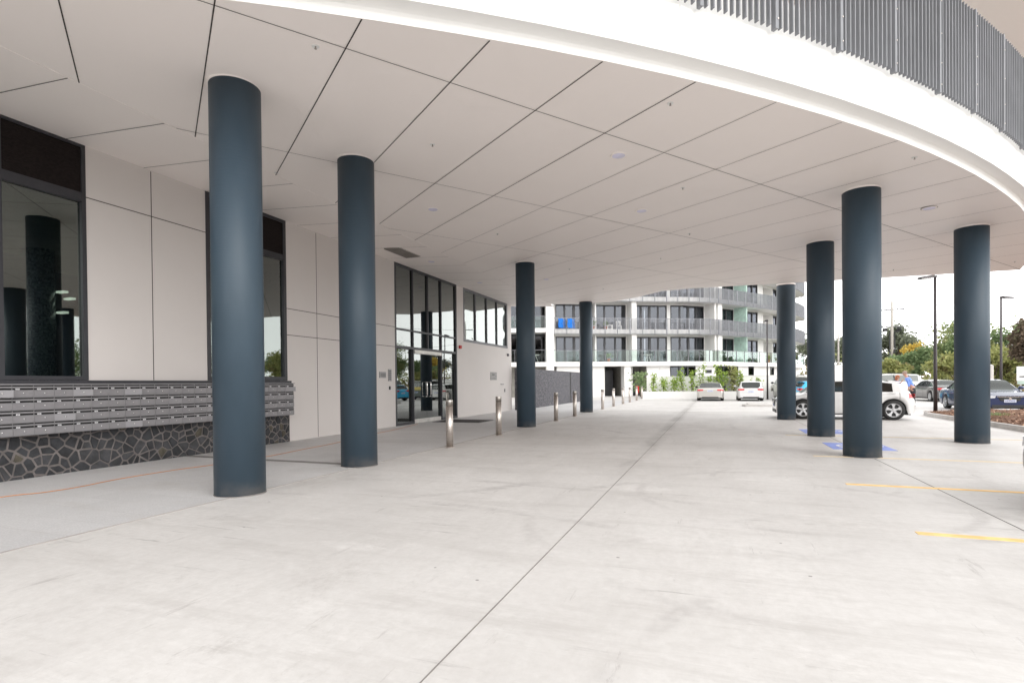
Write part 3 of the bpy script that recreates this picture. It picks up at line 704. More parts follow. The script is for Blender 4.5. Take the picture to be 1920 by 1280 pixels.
# ------------------------------------------------------------------ columns
def column(x, y, top, label):
    t = thing('column', label, 'column', (x, y, 0), 0, 'blue round canopy columns')
    MB().lathe([(.33, 0), (.33, top)], 64).build('shaft', 'column', t)
    MB().lathe([(.337, top - .006), (.337, top + .05)], 64).build('cap_ring', 'soffit', t); MB().lathe([(.338, 0), (.334, .014)], 64).build('floor_seal', 'floorjoint', t)
for x, y, lb in ((-6.25, 5.79, 'wide slate-blue round column in front of the letterboxes, nearest of all'), (-6.24, 8.5, 'second slate-blue round column from the left, between letterboxes and glass doors'),
                 (-6.14, 17.82, 'slate-blue round column beside the dark boundary wall and bollards'), (-6.2, 27.5, 'thin distant slate-blue column in front of the far balconies with blue cloth'),
                 (2.61, 23.6, 'thinnest right column hiding the nose of the white hatchback'), (2.69, 16.74, 'right column standing across the front wheel of the white hatchback'),
                 (2.72, 12.47, 'tallest right column, standing before the doors of the white hatchback'), (5.7, 15.86, 'rightmost column, standing before the navy sedan')):
    column(x, y, Hs(x + .33) , lb)
# ------------------------------------------------------------------ bollards
bol = [(-5.91, 11.55, 'nearest steel bollard, in front of the entrance doors'), (-5.9, 14.65, 'second steel bollard, left of the boundary-wall column'), (-5.92, 20.8, 'steel bollard just right of the boundary-wall column'),
       (-5.94, 23.95, 'steel bollard against the dark wall, left of the thin distant column'), (-5.97, 30.6, 'steel bollard just right of the thin distant column'), (-6.03, 34.5, 'second steel bollard right of the thin distant column'),
       (-6.05, 38.4, 'steel bollard before the left doorway of the far building'), (-6.07, 41.8, 'steel bollard before the white pier of the far building'), (-6.12, 46.0, 'steel bollard before the right doorway of the far building'), (-6.3, 51.0, 'farthest steel bollard, beside the end of the white planter')]
first = None
for x, y, lb in bol:
    if first is None:
        t = thing('bollard', lb, 'bollard', (x, y, 0), 0, 'steel bollards along the footpath')
        MB().lathe([(.085, .01), (.085, .985)], 28).build('post', 'steel', t)
        MB().lathe([(.081, .985), (.081, .995), (.085, .998), (.085, 1.12), (.08, 1.132)], 28).build('top_sleeve', plain('bollard_cap', (.40, .37, .34), .3, 1.0), t)
        MB().lathe([(.12, 0), (.12, .012), (.11, .014)], 28).build('base_plate', 'steel', t)
        first = t
    else:
        t = copy_tree(first); t.location = (x, y, 0); t['label'] = lb
# ------------------------------------------------------------------ small fittings on soffit and wall
def ceil_z(x): return Hs(x) if x > strip_edge else zz(x) + .004
dl = [(-6.26, 11.49, 'round downlight above the second column from the left'), (-1.54, 9.5, 'largest round downlight in the middle of the soffit'), (-1.55, 12.75, 'round downlight behind the largest one in mid soffit'),
      (4.29, 13.96, 'dark-rimmed round downlight between the two right columns'), (-9.33, 16.97, 'small downlight above the entrance doors beside the vent'), (-9.39, 21.3, 'small downlight above the high strip window'), (-6.3, 20.9, 'round downlight beyond the boundary-wall column')]
first = None
for x, y, lb in dl:
    if first is None:
        t = thing('downlight', lb, 'ceiling light', (x, y, ceil_z(x)), 0, 'recessed soffit downlights')
        MB().lathe([(.135, -.012), (.14, -.004), (.14, .02)], 28).build('trim_ring', 'soffit', t); MB().lathe([(.11, -.016), (.11, .0)], 24).build('diffuser', 'downlight', t); first = t
    else: t = copy_tree(first); t.location = (x, y, ceil_z(x)); t['label'] = lb
for x, y in ((4.29, 13.96),):
    t = [o for o in bpy.data.objects if o.name.startswith('downlight') and abs(o.location.x - x) < .01][0]
    MB().lathe([(.150, -.010), (.150, .02)], 28).build('dark_rim', 'vent', t)
sp = [(-4.48, 5.34, 'nearest sprinkler head, left of the long soffit joint'), (-4.48, 8.23, 'sprinkler head between second column and largest downlight'), (-.56, 7.91, 'sprinkler head near the curved edge above mid picture'), (-.58, 11.43, 'sprinkler head right of the largest downlight'),
      (3.14, 10.87, 'sprinkler head near the curved edge above the right columns'), (-8.2, 8.58, 'sprinkler head on the strip edge between the first two columns'), (-1.59, 17.86, 'pale sensor disc deep in the middle of the soffit'), (-5.59, 13.93, 'sprinkler head between the vent and the middle column'),
      (-4.87, 19.04, 'sprinkler head behind the middle column'), (-4.52, 23.51, 'distant sprinkler head above the thin column'), (-.6, 15.02, 'sprinkler head deep in mid soffit'), (5.45, 20.9, 'sprinkler head near the far right soffit edge'), (8.28, 20.17, 'sprinkler head at the far right corner of the soffit')]
first = None
for x, y, lb in sp:
    if first is None:
        t = thing('sprinkler', lb, 'sprinkler', (x, y, ceil_z(x)), 0, 'sprinkler heads in the soffit')
        MB().lathe([(.045, -.005), (.045, .01)], 16).build('rosette', 'white', t); q = MB(); q.lathe([(.006, -.03), (.01, -.004)], 8); q.lathe([(.016, -.033), (.016, -.03)], 10); q.build('nozzle', 'vent', t); first = t
    else: t = copy_tree(first); t.location = (x, y, ceil_z(x)); t['label'] = lb
t = thing('air_vent', 'grey slatted air vent grille in the ceiling strip before the glass doors', 'vent', (-9.56, 15.55, ceil_z(-9.56)))
B('vent_frame', 'vent', t, (-.33, .33, -.67, .67, -.014, .02), world=False)
mb = MB()
for k in range(16): mb.box(-.30, .30, -.62 + k * .08, -.60 + k * .08, -.022, -.013)
mb.build('vent_slats', plain('vent_slats', (.18, .165, .15), .6), t)
def wall_thing(name, lb, cat, y0, y1, z0, z1, mat, dp=.025, marks=(), mm='plaque_mark'):
    t = thing(name, lb, cat, (WX, (y0 + y1) / 2, z0)); cy = (y0 + y1) / 2
    B('plate' if cat != 'alarm' else 'housing', mat, t, (0, dp, y0 - cy, y1 - cy, 0, z1 - z0), world=False)
    if marks:
        mb = MB()
        for a, b, c, d in marks: mb.box(dp - .002, dp + .003, a - cy, b - cy, c - z0, d - z0)
        mb.build('lettering', mm, t)
    return t
wall_thing('wall_plaque', 'square grey metal plaque with engraved lines left of the glass doors', 'plaque', 15.84, 16.22, 1.74, 1.95, 'plaque', marks=[(15.9 + i * .065, 15.93 + i * .065, 1.78, 1.90) for i in range(5)])
wall_thing('intercom_panel', 'narrow dark grey intercom keypad panel beside the glass doors', 'intercom', 16.38, 16.56, 1.63, 2.05, 'plaque', .03, marks=[(16.41 + i * .075, 16.45 + i * .075, 1.68 + j * .07, 1.72 + j * .07) for i in range(2) for j in range(5)], mm='black')
wall_thing('door_button', 'tiny black door release box below the intercom panel', 'button', 16.43, 16.50, 1.33, 1.45, 'black', .03)
wall_thing('notice_plate', 'grey metal notice plate on the wall under the strip window', 'plaque', 25.68, 26.5, 1.70, 2.10, 'plaque', marks=[(25.8, 26.36, 1.76, 1.78), (25.86, 26.2, 1.95, 2.0), (26.36, 26.42, 1.85, 1.95)])
wall_thing('fire_alarm', 'small red fire alarm box right of the entrance glazing', 'alarm', 22.05, 22.2, 3.10, 3.24, 'red', .09)
wall_thing('wall_camera', 'tiny dark wall fitting below the end of the strip window', 'fitting', 28.1, 28.18, 3.02, 3.16, 'frame_grey', .1)  # small wall camera, gives no light
wall_thing('tap_box', 'small steel tap recess low on the wall corner', 'fitting', 27.6, 27.75, 1.05, 1.22, 'plaque', .03)
wall_thing('wall_bracket', 'little pale bracket on the wall near its far corner', 'fitting', 27.1, 27.5, 1.45, 1.50, 'plaque', .04)
t = thing('door_mat', 'dark door mat on the paving outside the glass doors', 'mat', (-9.55, 19.9, .005)); B('mat_fibre', 'mat', t, (-1.0, 1.0, -.75, .75, 0, .012), world=False)
B('mat_edge', 'frame', t, (-1.03, 1.03, -.78, .78, -.002, .006), world=False)
cp = [(-9.4, 1), (-9.3, 3), (-9.16, 4.48), (-8.97, 4.88), (-8.94, 5.35), (-9.07, 6.02), (-9.05, 6.99), (-8.93, 7.63), (-8.85, 8.88), (-9.01, 10.17), (-9.2, 11.67), (-9.7, 13.97), (-9.95, 15.49), (-10.4, 17.5), (-10.6, 18.1)]
pts = []
for i in range(len(cp) - 1):
    p0 = Vector(cp[max(i - 1, 0)]); p1 = Vector(cp[i]); p2 = Vector(cp[i + 1]); p3 = Vector(cp[min(i + 2, len(cp) - 1)])
    for k in range(6):
        t_ = k / 6; q = .5 * ((2 * p1) + (p2 - p0) * t_ + (2 * p0 - 5 * p1 + 4 * p2 - p3) * t_ ** 2 + (3 * p1 - p0 - 3 * p2 + p3) * t_ ** 3); pts.append((q.x, q.y, .018))
tag(MB().tube(pts, .006, 6).build('extension_cord', 'cord'), 'thin orange extension cord trailing along the footpath past the letterboxes', 'cord')
# ------------------------------------------------------------------ dark boundary wall
t = thing('boundary_wall', 'dark grey textured boundary wall beyond the foyer building', 'wall', (-10.3, 35, 0))
B('wall_panel', 'gabion', t, (-10.6, -10.28, 28.8, 40.0, 0, 2.36)); B('wall_panel', 'gabion', t, (-10.6, -10.28, 40.35, 46, 0, 2.36))
B('wall_post', 'black', t, (-10.58, -10.3, 40.02, 40.33, 0, 2.36))
# ------------------------------------------------------------------ far apartment building (curved)
class Path:
    def __init__(s, P):
        s.P = P; s.L = [0.]
        for a, b in zip(P[:-1], P[1:]): s.L.append(s.L[-1] + math.hypot(b[0] - a[0], b[1] - a[1]))
    def at(s, d, out=0.):
        d = max(0, min(s.L[-1] - 1e-6, d)); i = max(k for k in range(len(s.L) - 1) if s.L[k] <= d)
        a, b = s.P[i], s.P[i + 1]; t = (d - s.L[i]) / (s.L[i + 1] - s.L[i]); tx, ty = norm((b[0] - a[0], b[1] - a[1]))
        return (a[0] + (b[0] - a[0]) * t + ty * out, a[1] + (b[1] - a[1]) * t - tx * out)
    def cuts(s, a, b): return [a] + [l for l in s.L if a + .01 < l < b - .01] + [b]
    def box(s, mb, a, b, o0, o1, z0, z1):
        c = s.cuts(a, b)
        for u, v in zip(c[:-1], c[1:]):
            q = [s.at(u + 1e-5, o1), s.at(v - 1e-5, o1), s.at(v - 1e-5, o0), s.at(u + 1e-5, o0)]
            mb.hexa([(x, y, z0) for x, y in q], [(x, y, z1) for x, y in q])
SP0 = [(-16.033, 55.5), (-12.88, 57.32), (-5.494, 61.36), (-2.226, 62.91), (.533, 65.43), (3.502, 69.64), (6.759, 74.17), (9.478, 79.67), (11.733, 86.17), (12.0, 89.5), (10.5, 92.5), (7.5, 94)]
SP = [SP0[0], SP0[1], SP0[2]]
for i in range(2, len(SP0) - 1):      # smooth the curved end
    p0, p1, p2, p3 = [Vector(SP0[max(0, min(len(SP0) - 1, i + k))]) for k in (-1, 0, 1, 2)]
    for k in range(1, 5):
        t_ = k / 4; q = .5 * ((2 * p1) + (p2 - p0) * t_ + (2 * p0 - 5 * p1 + 4 * p2 - p3) * t_ ** 2 + (3 * p1 - p0 - 3 * p2 + p3) * t_ ** 3); SP.append((q.x, q.y))
S_ = Path(SP)
WP = [(-16.983, 57.15), (-13.804, 58.98), (-6.376, 63.05), (-3.289, 64.48), (-.914, 66.66), (1.955, 70.74), (5.127, 75.14), (7.723, 80.39), (9.0, 84.5), (8.6, 89), (6, 91.5)]
W_ = Path(WP)
far = thing('apartment_building', 'curved white apartment block with balconies at the far end of the car park', 'building', (0, 64, 0))
SL = [(3.29, 3.76), (6.80, 7.26), (10.34, 10.80), (13.85, 14.3), (17.4, 17.9)]
for i, (z0, z1) in enumerate(SL):
    mb = MB(); S_.box(mb, 0, S_.L[-1] - .01, -7, 0, z0, z1); mb.build('balcony_slab', 'white', far, True)
# interior darkness and walls
mb = MB(); W_.box(mb, 0.02, W_.L[-1] - .02, -3.2, -3.0, 0, 17); mb.build('inner_wall', 'interior_mid', far, True)
wins = [(.72, 4.95, 4), (5.1, 8.79, 3), (9.56, 13.6, 4), (14.0, 18.42, 4), (19.7, 24.05, 3), (26.85, 29.1, 2), (33.9, 36.2, 2), (39, 41, 2)]
piers = [(0.02, .72), (8.79, 9.56), (13.6, 14.0), (18.42, 19.7), (24.05, 26.85), (29.1, 30.6), (36.2, 39), (41, W_.L[-1] - .1)]
mb = MB()
for a, b in piers: W_.box(mb, a, b, -.3, 0, 0.0, 17)
W_.box(mb, 4.95, 5.1, -.3, .9, 3.6, 17)
W_.box(mb, 30.6, 33.9, -1.9, -1.6, 0, 17); W_.box(mb, 30.6, 30.8, -1.6, -.01, 0, 17); W_.box(mb, 33.7, 33.9, -1.6, -.01, 0, 17)
for z0, z1 in SL[1:]: W_.box(mb, .72, 36.2, -.29, -.05, z0 - .22, z0 + .01)
mb.build('outer_wall', 'white', far, True)
for a, b in ((8.9, 9.45), (18.55, 19.5)):      # piers that carry the slab edge
    mb = MB(); W_.box(mb, a, b, .01, 1.6, 3.7, 17); mb.build('balcony_pier', 'white', far, True)
fr_ = random.Random(3)
for li, (zb, zt) in enumerate(((3.76, 6.60), (7.26, 10.14), (10.80, 13.65), (14.3, 17.2))):
    for wi, (a, b, n) in enumerate(wins):
        mb = MB(); f0, f1 = -.16, .02
        W_.box(mb, a, b, f0, f1, zt - .12, zt); W_.box(mb, a, b, f0, f1, zb, zb + .08)
        st = (b - a) / n
        for k in range(n + 1):
            c0 = a + k * st; hw = .09 if k not in (0, n) else .12
            if n == 4 and k == 2: hw = .14
            W_.box(mb, max(a, c0 - hw), min(b, c0 + hw), f0, f1 - .004, zb + .08, zt - .12)
        win = mb.build('window', 'frame', far, True)
        l = Vector((0, 0, 0))
        g = MB(); W_.box(g, a + .05, b - .05, -.09, -.07, zb + .05, zt - .05); g.v = [(x - far.location.x, y - far.location.y, z) for x, y, z in g.v]; g.build('pane', 'glass_far', win)
        cu = MB(); any_c = False
        for k in range(n):
            rr = fr_.random()
            if li == 0: pat = {0: 'CVGV', 1: 'VGV', 2: 'CGVC', 3: 'CGGC', 4: 'CGC', 5: 'CC', 6: 'GC', 7: 'GC'}[wi]
            elif li == 1: pat = {0: 'CPGG', 1: 'CGG', 2: 'PGPG', 3: 'GPGP', 4: 'PPC', 5: 'GP', 6: 'GG', 7: 'GG'}[wi]
            else: pat = 'PCGP'
            ch = pat[k % len(pat)]
            if ch in 'CV':
                any_c = True; m0 = a + k * st; N_ = 14; cu.cur = 1 if ch == 'V' else 0
                for q in range(N_):       # pleated drape
                    o = -.34 - (.07 if q % 2 else 0); W_.box(cu, m0 + q * st / N_, m0 + (q + (.8 if ch == 'V' else 1)) * st / N_, o - .02, o, zb + .02, zt - .1)
            elif ch == 'P':
                any_c = True; cu.cur = 1; m0 = a + k * st; W_.box(cu, m0, m0 + st, -.36, -.33, zb + .6 + rr * .8, zt - .1)
        if any_c: cu.v = [(x - far.location.x, y - far.location.y, z) for x, y, z in cu.v]; cu.build('curtain', ['curtain', 'blind'], win)
# frosted green privacy screens
for zb, zt in ((3.77, 6.78), (7.27, 10.32), (10.81, 13.8)):
    mb = MB(); W_.box(mb, 24.15, 24.25, .01, 1.7, zb, zt); mb.hexa(*[[(*W_.at(24.3, .02), z), (*W_.at(26.7, .02), z), (*W_.at(26.7, .06), z), (*W_.at(24.3, .06), z)] for z in (zb, zt)])
    mb.build('privacy_screen', 'green_glass', far, True)
# glass balustrade on the first level
PS = [.01, 1.41, 2.88, 4.3, 5.72, 7.09, 8.5, 9.93, 11.33, 12.67, 13.87, 15.14, 16.49, 17.9, 19.19, 20.92, 22.66, 24.25, 25.86, 27.3, 29.8, 32, 34.5, 37, 39.5, 42, 44.5, 47]
for a, b in zip(PS[:-1], PS[1:]):
    mb = MB(); S_.box(mb, a + .06, b - .02, -.09, -.075, 3.80, 4.98); g = mb.build('glass_balustrade', 'glass_rail', far, True)
mb = MB(); S_.box(mb, .01, 47, -.10, -.05, 4.98, 5.03)
for a in PS: S_.box(mb, a, a + .05, -.11, -.05, 3.76, 5.0)
mb.build('handrail', 'frame_grey', far, True)
# bar balustrades above
for li, (zb, zt) in enumerate(((6.72, 8.47), (10.26, 12.0), (13.75, 15.5), (17.2, 18.9))):
    mb = MB(); end = 47.; s = 0.03
    while s < end:
        S_.box(mb, s, s + .035, .02, .06, zb, zt); s += .14 if s < 16 else .115
    for z in (zb + .04, zt - .06): S_.box(mb, 0, end, .0, .02, z, z + .05)
    for a in PS: S_.box(mb, a, a + .08, .015, .09, zb, zt + .02)
    mb.build('bar_balustrade', 'fin_far', far, True)
# ground floor
mb = MB(); G0 = -.55
S_.box(mb, .5, 5.82, G0 - .25, G0, 0, 3.3); S_.box(mb, 7.95, 8.68, G0 - .8, G0 + .3, 0, 3.3)
S_.box(mb, 10.66, 44, G0 - .25, G0, 0, 1.9); S_.box(mb, 10.66, 13.27, G0 - .25, G0 - .001, 1.9, 3.3); S_.box(mb, 16.34, 19.42, G0 - .25, G0 - .001, 1.9, 3.3)
S_.box(mb, 23.72, 25.75, G0 - .25, G0 - .001, 1.9, 3.3); S_.box(mb, 26.85, 30.5, G0 - .25, G0 - .001, 1.9, 3.3); S_.box(mb, 31.6, 44, G0 - .25, G0 - .001, 1.9, 3.3)
mb.build('ground_wall', 'white', far, True)
mb = MB(); S_.box(mb, 5.82, 10.66, -6.2, -6.0, 0, 3.3); S_.box(mb, 5.6, 5.82, -6, -.8, 0, 3.3); S_.box(mb, 8.1, 8.3, -6, -1.4, 0, 3.3); S_.box(mb, 10.66, 10.9, -6, -.8, 0, 3.3); S_.box(mb, 9.2, 10.66, -3.2, -3.0, 0, 3.3)
mb.build('entry_recess', 'interior_mid', far, True)
for a_, b_, o_ in ((6.1, 7.6, -3.1), (9.3, 10.1, -2.9)): mb = MB(); S_.box(mb, a_, b_, o_, o_ + .1, 0, 2.9); mb.build('recess_door', 'frame', far, True)
for a, b, z0, z1 in ((13.27, 16.34, 1.9, 3.22), (19.42, 23.72, 1.9, 3.22), (25.75, 26.85, 1.9, 3.2), (30.5, 31.6, 1.9, 3.2)):
    mb = MB(); S_.box(mb, a, b, G0 - .2, G0 + .02, z1 - .1, z1); S_.box(mb, a, b, G0 - .2, G0 + .02, z0, z0 + .08)
    n = 3 if b - a > 2 else 1
    for k in range(n + 1): c0 = a + (b - a) * k / n; S_.box(mb, max(a, c0 - .08), min(b, c0 + .08), G0 - .2, G0 + .016, z0 + .08, z1 - .1)
    win = mb.build('ground_window', 'frame', far, True)
    g = MB(); S_.box(g, a, b, G0 - .12, G0 - .1, z0, z1); g.v = [(x - far.location.x, y - far.location.y, z) for x, y, z in g.v]; g.build('pane', 'glass_far', win)
mb = MB(); S_.box(mb, 17.75, 18.73, G0, G0 + .03, 2.47, 2.84); mb.build('wall_grille', 'frame', far, True)
# left wing beyond the boundary wall
wing = thing('apartment_wing', 'white balcony wing of flats seen between the foyer building and the middle column', 'building', (-20, 54.5, 0))
WG = Path([(-27, 51.0), (-20.11, 53.67), (-16.63, 54.97), (-15.9, 55.24)])
s1 = WG.L[2]
mb = MB(); WG.box(mb, s1, WG.L[3], -3, 0, 0, 17); WG.box(mb, 0, s1, -9, -8.8, 0, 17); mb.build('end_pier', 'white', wing, True)
mb = MB()
for z0, z1 in ((3.28, 3.74), (6.9, 7.33), (10.4, 10.8), (13.9, 14.3)): WG.box(mb, 0, s1 - .02, -8.5, 0, z0, z1)
mb.build('balcony_slab', 'white', wing, True)
for zb, zt in ((3.74, 6.6), (7.33, 10.1), (10.8, 13.6)):
    mb = MB()
    for k in range(7): c0 = s1 - .3 - k * 1.15; WG.box(mb, c0 - .16, c0, -2.2, -2.05, zb, zt)
    WG.box(mb, 0, s1 - .02, -2.19, -2.06, zt, zt + .31); WG.box(mb, 0, s1 - .02, -2.19, -2.06, zb, zb + .07)
    wn = mb.build('window', 'frame', wing, True)
    g = MB(); WG.box(g, 0, s1 - .3, -2.15, -2.13, zb, zt); g.v = [(x - wing.location.x, y - wing.location.y, z) for x, y, z in g.v]; g.build('pane', 'glass_far', wn)
    mb = MB(); WG.box(mb, 0, s1 - .05, -.1, -.085, zb + .04, zb + 1.25); mb.build('glass_balustrade', 'glass_rail', wing, True)
    mb = MB(); WG.box(mb, 0, s1 - .05, -.12, -.06, zb + 1.25, zb + 1.31)
    for k in range(5): c0 = s1 - .12 - k * 1.6; WG.box(mb, c0 - .05, c0, -.12, -.06, zb, zb + 1.28)
    mb.build('handrail', 'frame_grey', wing, True)
    mb = MB(); WG.box(mb, 0, s1, -3.4, -3.2, zb, zt + .3); mb.build('inner_wall', 'interior', wing, True)
mb = MB(); WG.box(mb, 0, s1, -2.5, -2.3, 0, 3.28); mb.build('ground_wall', 'interior_mid', wing, True)
# things on the balconies
def on_balc(s, o, z): x, y = S_.at(s, o); return (x, y, z)
for s in (.95, 1.95):
    t = thing('hanging_cloth', 'bright blue cloth draped over the balcony rail, %s one' % ('left' if s < 1.2 else 'right'), 'cloth', on_balc(s, .12, 7.3), R(30), 'blue cloths on the balcony rail')
    mb = MB(); rows = []
    for i in range(7): rows.append([(-.48 + k * .12 + .03 * math.sin(i * 2 + k), -.05 + .05 * math.sin(k * 2.1 + i) + k * .07 - .25, .05 + i * .165 - .04 * math.sin(k * 1.3) * (i == 6)) for k in range(9)])
    mb.grid(rows); mb.grid([[(x, y + .03, z) for x, y, z in r] for r in rows]); mb.build('cloth_folds', 'blue_cloth', t)
def chair(x, y, z, lb, mt):
    t = thing('balcony_chair', lb, 'chair', (x, y, z), .5)
    B('seat', mt, t, (-.25, .25, -.25, .25, .42, .46), world=False)
    mb = MB()
    for k in range(5): mb.box(-.24 + k * .11, -.20 + k * .11, .22, .25, .46, .95)
    mb.box(-.25, .25, .215, .255, .93, 1.0); mb.build('backrest', mt, t)
    for sx in (-1, 1):
        for sy in (-1, 1): B('leg', mt, t, (sx * .22 - .02, sx * .22 + .02, sy * .22 - .02, sy * .22 + .02, 0, .42), world=False)
def table(x, y, z, lb, mt):
    t = thing('balcony_table', lb, 'table', (x, y, z), .5)
    MB().lathe([(.5, .78), (.5, .82)], 20).build('table_top', mt, t)
    for k in range(3):
        a = k * 2.1; MB().tube([(.08 * math.cos(a), .08 * math.sin(a), .78), (.38 * math.cos(a), .38 * math.sin(a), 0)], .022, 6).build('leg', mt, t)
p = on_balc(7.6, -.9, 7.26); chair(*p, 'white slatted chair on the upper balcony behind the bar railing', 'white')
p = on_balc(10.9, -.9, 3.76); table(*p, 'pale round table on the lower balcony behind clear glass', 'white')
p = on_balc(30.9, -.9, 3.76); chair(*p, 'dark chair on the lower balcony near the curved end', 'frame')
x, y = WG.at(s1 - 1.2, -.9); table(x, y, 3.74, 'small pale table on the lower balcony of the left wing', 'white')
def pot(x, y, z, lb, lm='leaf_green'):
    t = thing('potted_plant', lb, 'plant', (x, y, z), 0, 'potted plants on the balconies')
    MB().lathe([(.14, 0), (.2, .35), (.18, .36)], 14).build('pot', 'terracotta', t)
    mb = MB(); rr = random.Random(int(x * 100))
    for k in range(60):
        c = Vector((rr.gauss(0, .14), rr.gauss(0, .14), .5 + rr.random() * .4)); leaf(mb, c, .13, rr)
    mb.build('foliage', lm, t)
def leaf(mb, c, sz, rr):
    a = Vector((rr.gauss(0, 1), rr.gauss(0, 1), rr.gauss(0, 1))).normalized(); b = a.cross(Vector((rr.gauss(0, 1), rr.gauss(0, 1), rr.gauss(0, 1)))).normalized()
    s1_ = sz * rr.uniform(.6, 1.1); s2_ = s1_ * .55; n_ = len(mb.v)
    mb.v += [tuple(c - a * s1_), tuple(c + b * s2_), tuple(c + a * s1_), tuple(c - b * s2_)]; mb.face((n_, n_ + 1, n_ + 2, n_ + 3), False)
for i, (s, z, lb) in enumerate(((4.6, 7.26, 'terracotta potted plant right of the blue cloths'), (6.0, 7.26, 'terracotta pot left of the white slatted chair'), (6.3, 3.76, 'leafy potted plant on the lower balcony behind glass'), (30.2, 3.76, 'terracotta potted plant near the curved balcony end'))):
    p = on_balc(s, -.6, z); pot(*p, lb)
t = thing('air_conditioner', 'small white air conditioner box on the upper balcony floor beside the potted plant', 'appliance', on_balc(6.5, -.9, 7.26), .5)
B('casing', 'white', t, (-.35, .35, -.15, .15, .05, .55), world=False); MB().lathe([(.19, -.17), (.19, -.14)], 16, (0, 0, .3), 'y').build('fan_grille', 'frame_grey', t)
# ------------------------------------------------------------------ planter, parapet, shrubs
t = thing('planter', 'long low white rendered planter at the end of the car park', 'planter', (-.7, 50.9, 0))
B('planter_wall', 'white', t, (-6.2, 7.4, 50.6, 50.8, 0, .66), (-6.2, -6.0, 50.8, 52.3, 0, .66), (7.2, 7.4, 50.8, 52.3, 0, .66))
B('soil', plain('bounce_soil', (.55, .53, .50), .9, var=.2, vs=9), t, (-6.0, 7.2, 50.8, 52.2, 0, .56))  # soil made pale to bounce light up onto the parapet wall
t = thing('parapet_wall', 'white rendered wall standing behind the row of shrubs', 'wall', (.7, 52.3, 0))
B('wall_face', 'fascia', t, (-6.0, 7.4, 52.21, 52.45, 0, 1.97)); B('wall_capping', 'fascia', t, (-6.03, 7.43, 52.17, 52.48, 1.97, 2.03))
t = thing('end_bay_wall', 'grey tiled wall section in the planting behind the silver sedan', 'wall', (1.6, 52.1, .6)); B('wall_face', plain('grey_wall_patch', (.42, .42, .43), .7), t, (.1, 1.9, 52.12, 52.195, .56, 1.9)); B('wall_ledge', 'white', t, (.05, 1.95, 52.10, 52.196, 1.9, 1.93))
shr = [(-5.3, 2.35, 'bushy low shrub at the left end of the planter'), (-4.4, 1.9, 'short open shrub, second from the left end of the planter'), (-3.5, 2.0, 'short shrub left of the tall pair before the dark window'), (-2.7, 3.05, 'tall leafy shrub left before the dark ground window'),
       (-1.95, 2.6, 'medium shrub between the two tall leafy ones'), (-1.15, 3.35, 'tallest slim shrub right of the dark ground window'), (-.35, 2.1, 'low shrub just left of the silver sedan roof'), (.25, 3.2, 'slender tall shrub above the silver sedan'), (.85, 2.5, 'rounded shrub above the silver sedan boot'),
       (1.55, 3.0, 'olive bamboo-like shrub right of the silver sedan'), (2.2, 2.6, 'spreading shrub between silver sedan and white hatchback'), (3.2, 1.9, 'small shrub right behind the small white hatchback')]
for i, (x, h, lb) in enumerate(shr):
    rr = random.Random(40 + i); t = thing('shrub', lb, 'shrub', (x, 51.5, .56), 0, 'young shrubs in the white planter')
    st = MB(); lv = MB()
    for k in range(4 if i != 9 else 8):
        tip = Vector((rr.uniform(-.42, .42), rr.uniform(-.25, .25), (h - .56) * rr.uniform(.72, 1))); m_ = tip * .5 + Vector((rr.uniform(-.06, .06), 0, 0)); st.tube([(0, 0, 0), tuple(m_), tuple(tip)], [.022, .015, .006], 5)
        for q in range(50):
            u = rr.random() ** .7; pnt = (m_ * (2 * u) if u < .5 else m_ + (tip - m_) * (2 * u - 1)); sp_ = .20 * (1.15 - u * .7)
            leaf(lv, pnt + Vector((rr.gauss(0, sp_), rr.gauss(0, sp_), rr.gauss(0, .1))), .12, rr)
    st.build('stem', 'bark', t); lv.build('foliage', 'leaf_shrub' if i != 9 else 'leaf_olive', t)
t = thing('recess_plant', 'green palm-like plant in the dark recess beside the planter end', 'plant', (-7.2, 57, 0)); mb = MB(); rr = random.Random(5)
for q in range(420): leaf(mb, Vector((rr.gauss(0, .42), rr.gauss(0, .3), .6 + rr.random() * 2.0)), .16, rr)
mb.build('foliage', 'leaf_green', t); MB().tube([(0, 0, 0), (0, 0, 1.2)], .06, 6).build('stem', 'bark', t)
t = thing('red_sign', 'small red sign standing in the doorway beside the planter end', 'sign', (-7.0, 53.2, 0)); B('sign_board', 'red', t, (-.16, .16, -.02, .02, .5, 1.15), world=False); B('sign_leg', 'frame', t, (-.03, .03, -.02, .02, 0, .5), world=False)
# ------------------------------------------------------------------ kerbs and mulch bed
bed = [(8.12, 8), (8.12, 20), (8.1, 24), (8.08, 26.6), (8.25, 27.6), (8.75, 28.05), (9.6, 28.3), (11.05, 29.0), (13.5, 29.9), (20, 32), (26, 33), (26, 8)]
mb = MB()
def kerb_run(pts, w_=.17, h=.15):
    for a, b in zip(pts[:-1], pts[1:]):
        d = norm((b[0] - a[0], b[1] - a[1])); nx, ny = d[1] * w_, -d[0] * w_
        mb.hexa([(a[0], a[1], -.02), (b[0], b[1], -.02), (b[0] + nx, b[1] + ny, -.02), (a[0] + nx, a[1] + ny, -.02)], [(a[0] + nx * .12, a[1] + ny * .12, h), (b[0] + nx * .12, b[1] + ny * .12, h), (b[0] + nx, b[1] + ny, h), (a[0] + nx, a[1] + ny, h)])
kerb_run(bed[:9] + [bed[9], bed[10]])
tag(mb.build('kerb', 'kerb'), kind='structure')
mb = MB(); rr = random.Random(11); NX, NY = 60, 70
rows = []
inb = lambda x, y: x > 8.27 and y < 28.0 + (x - 8.6) * .38
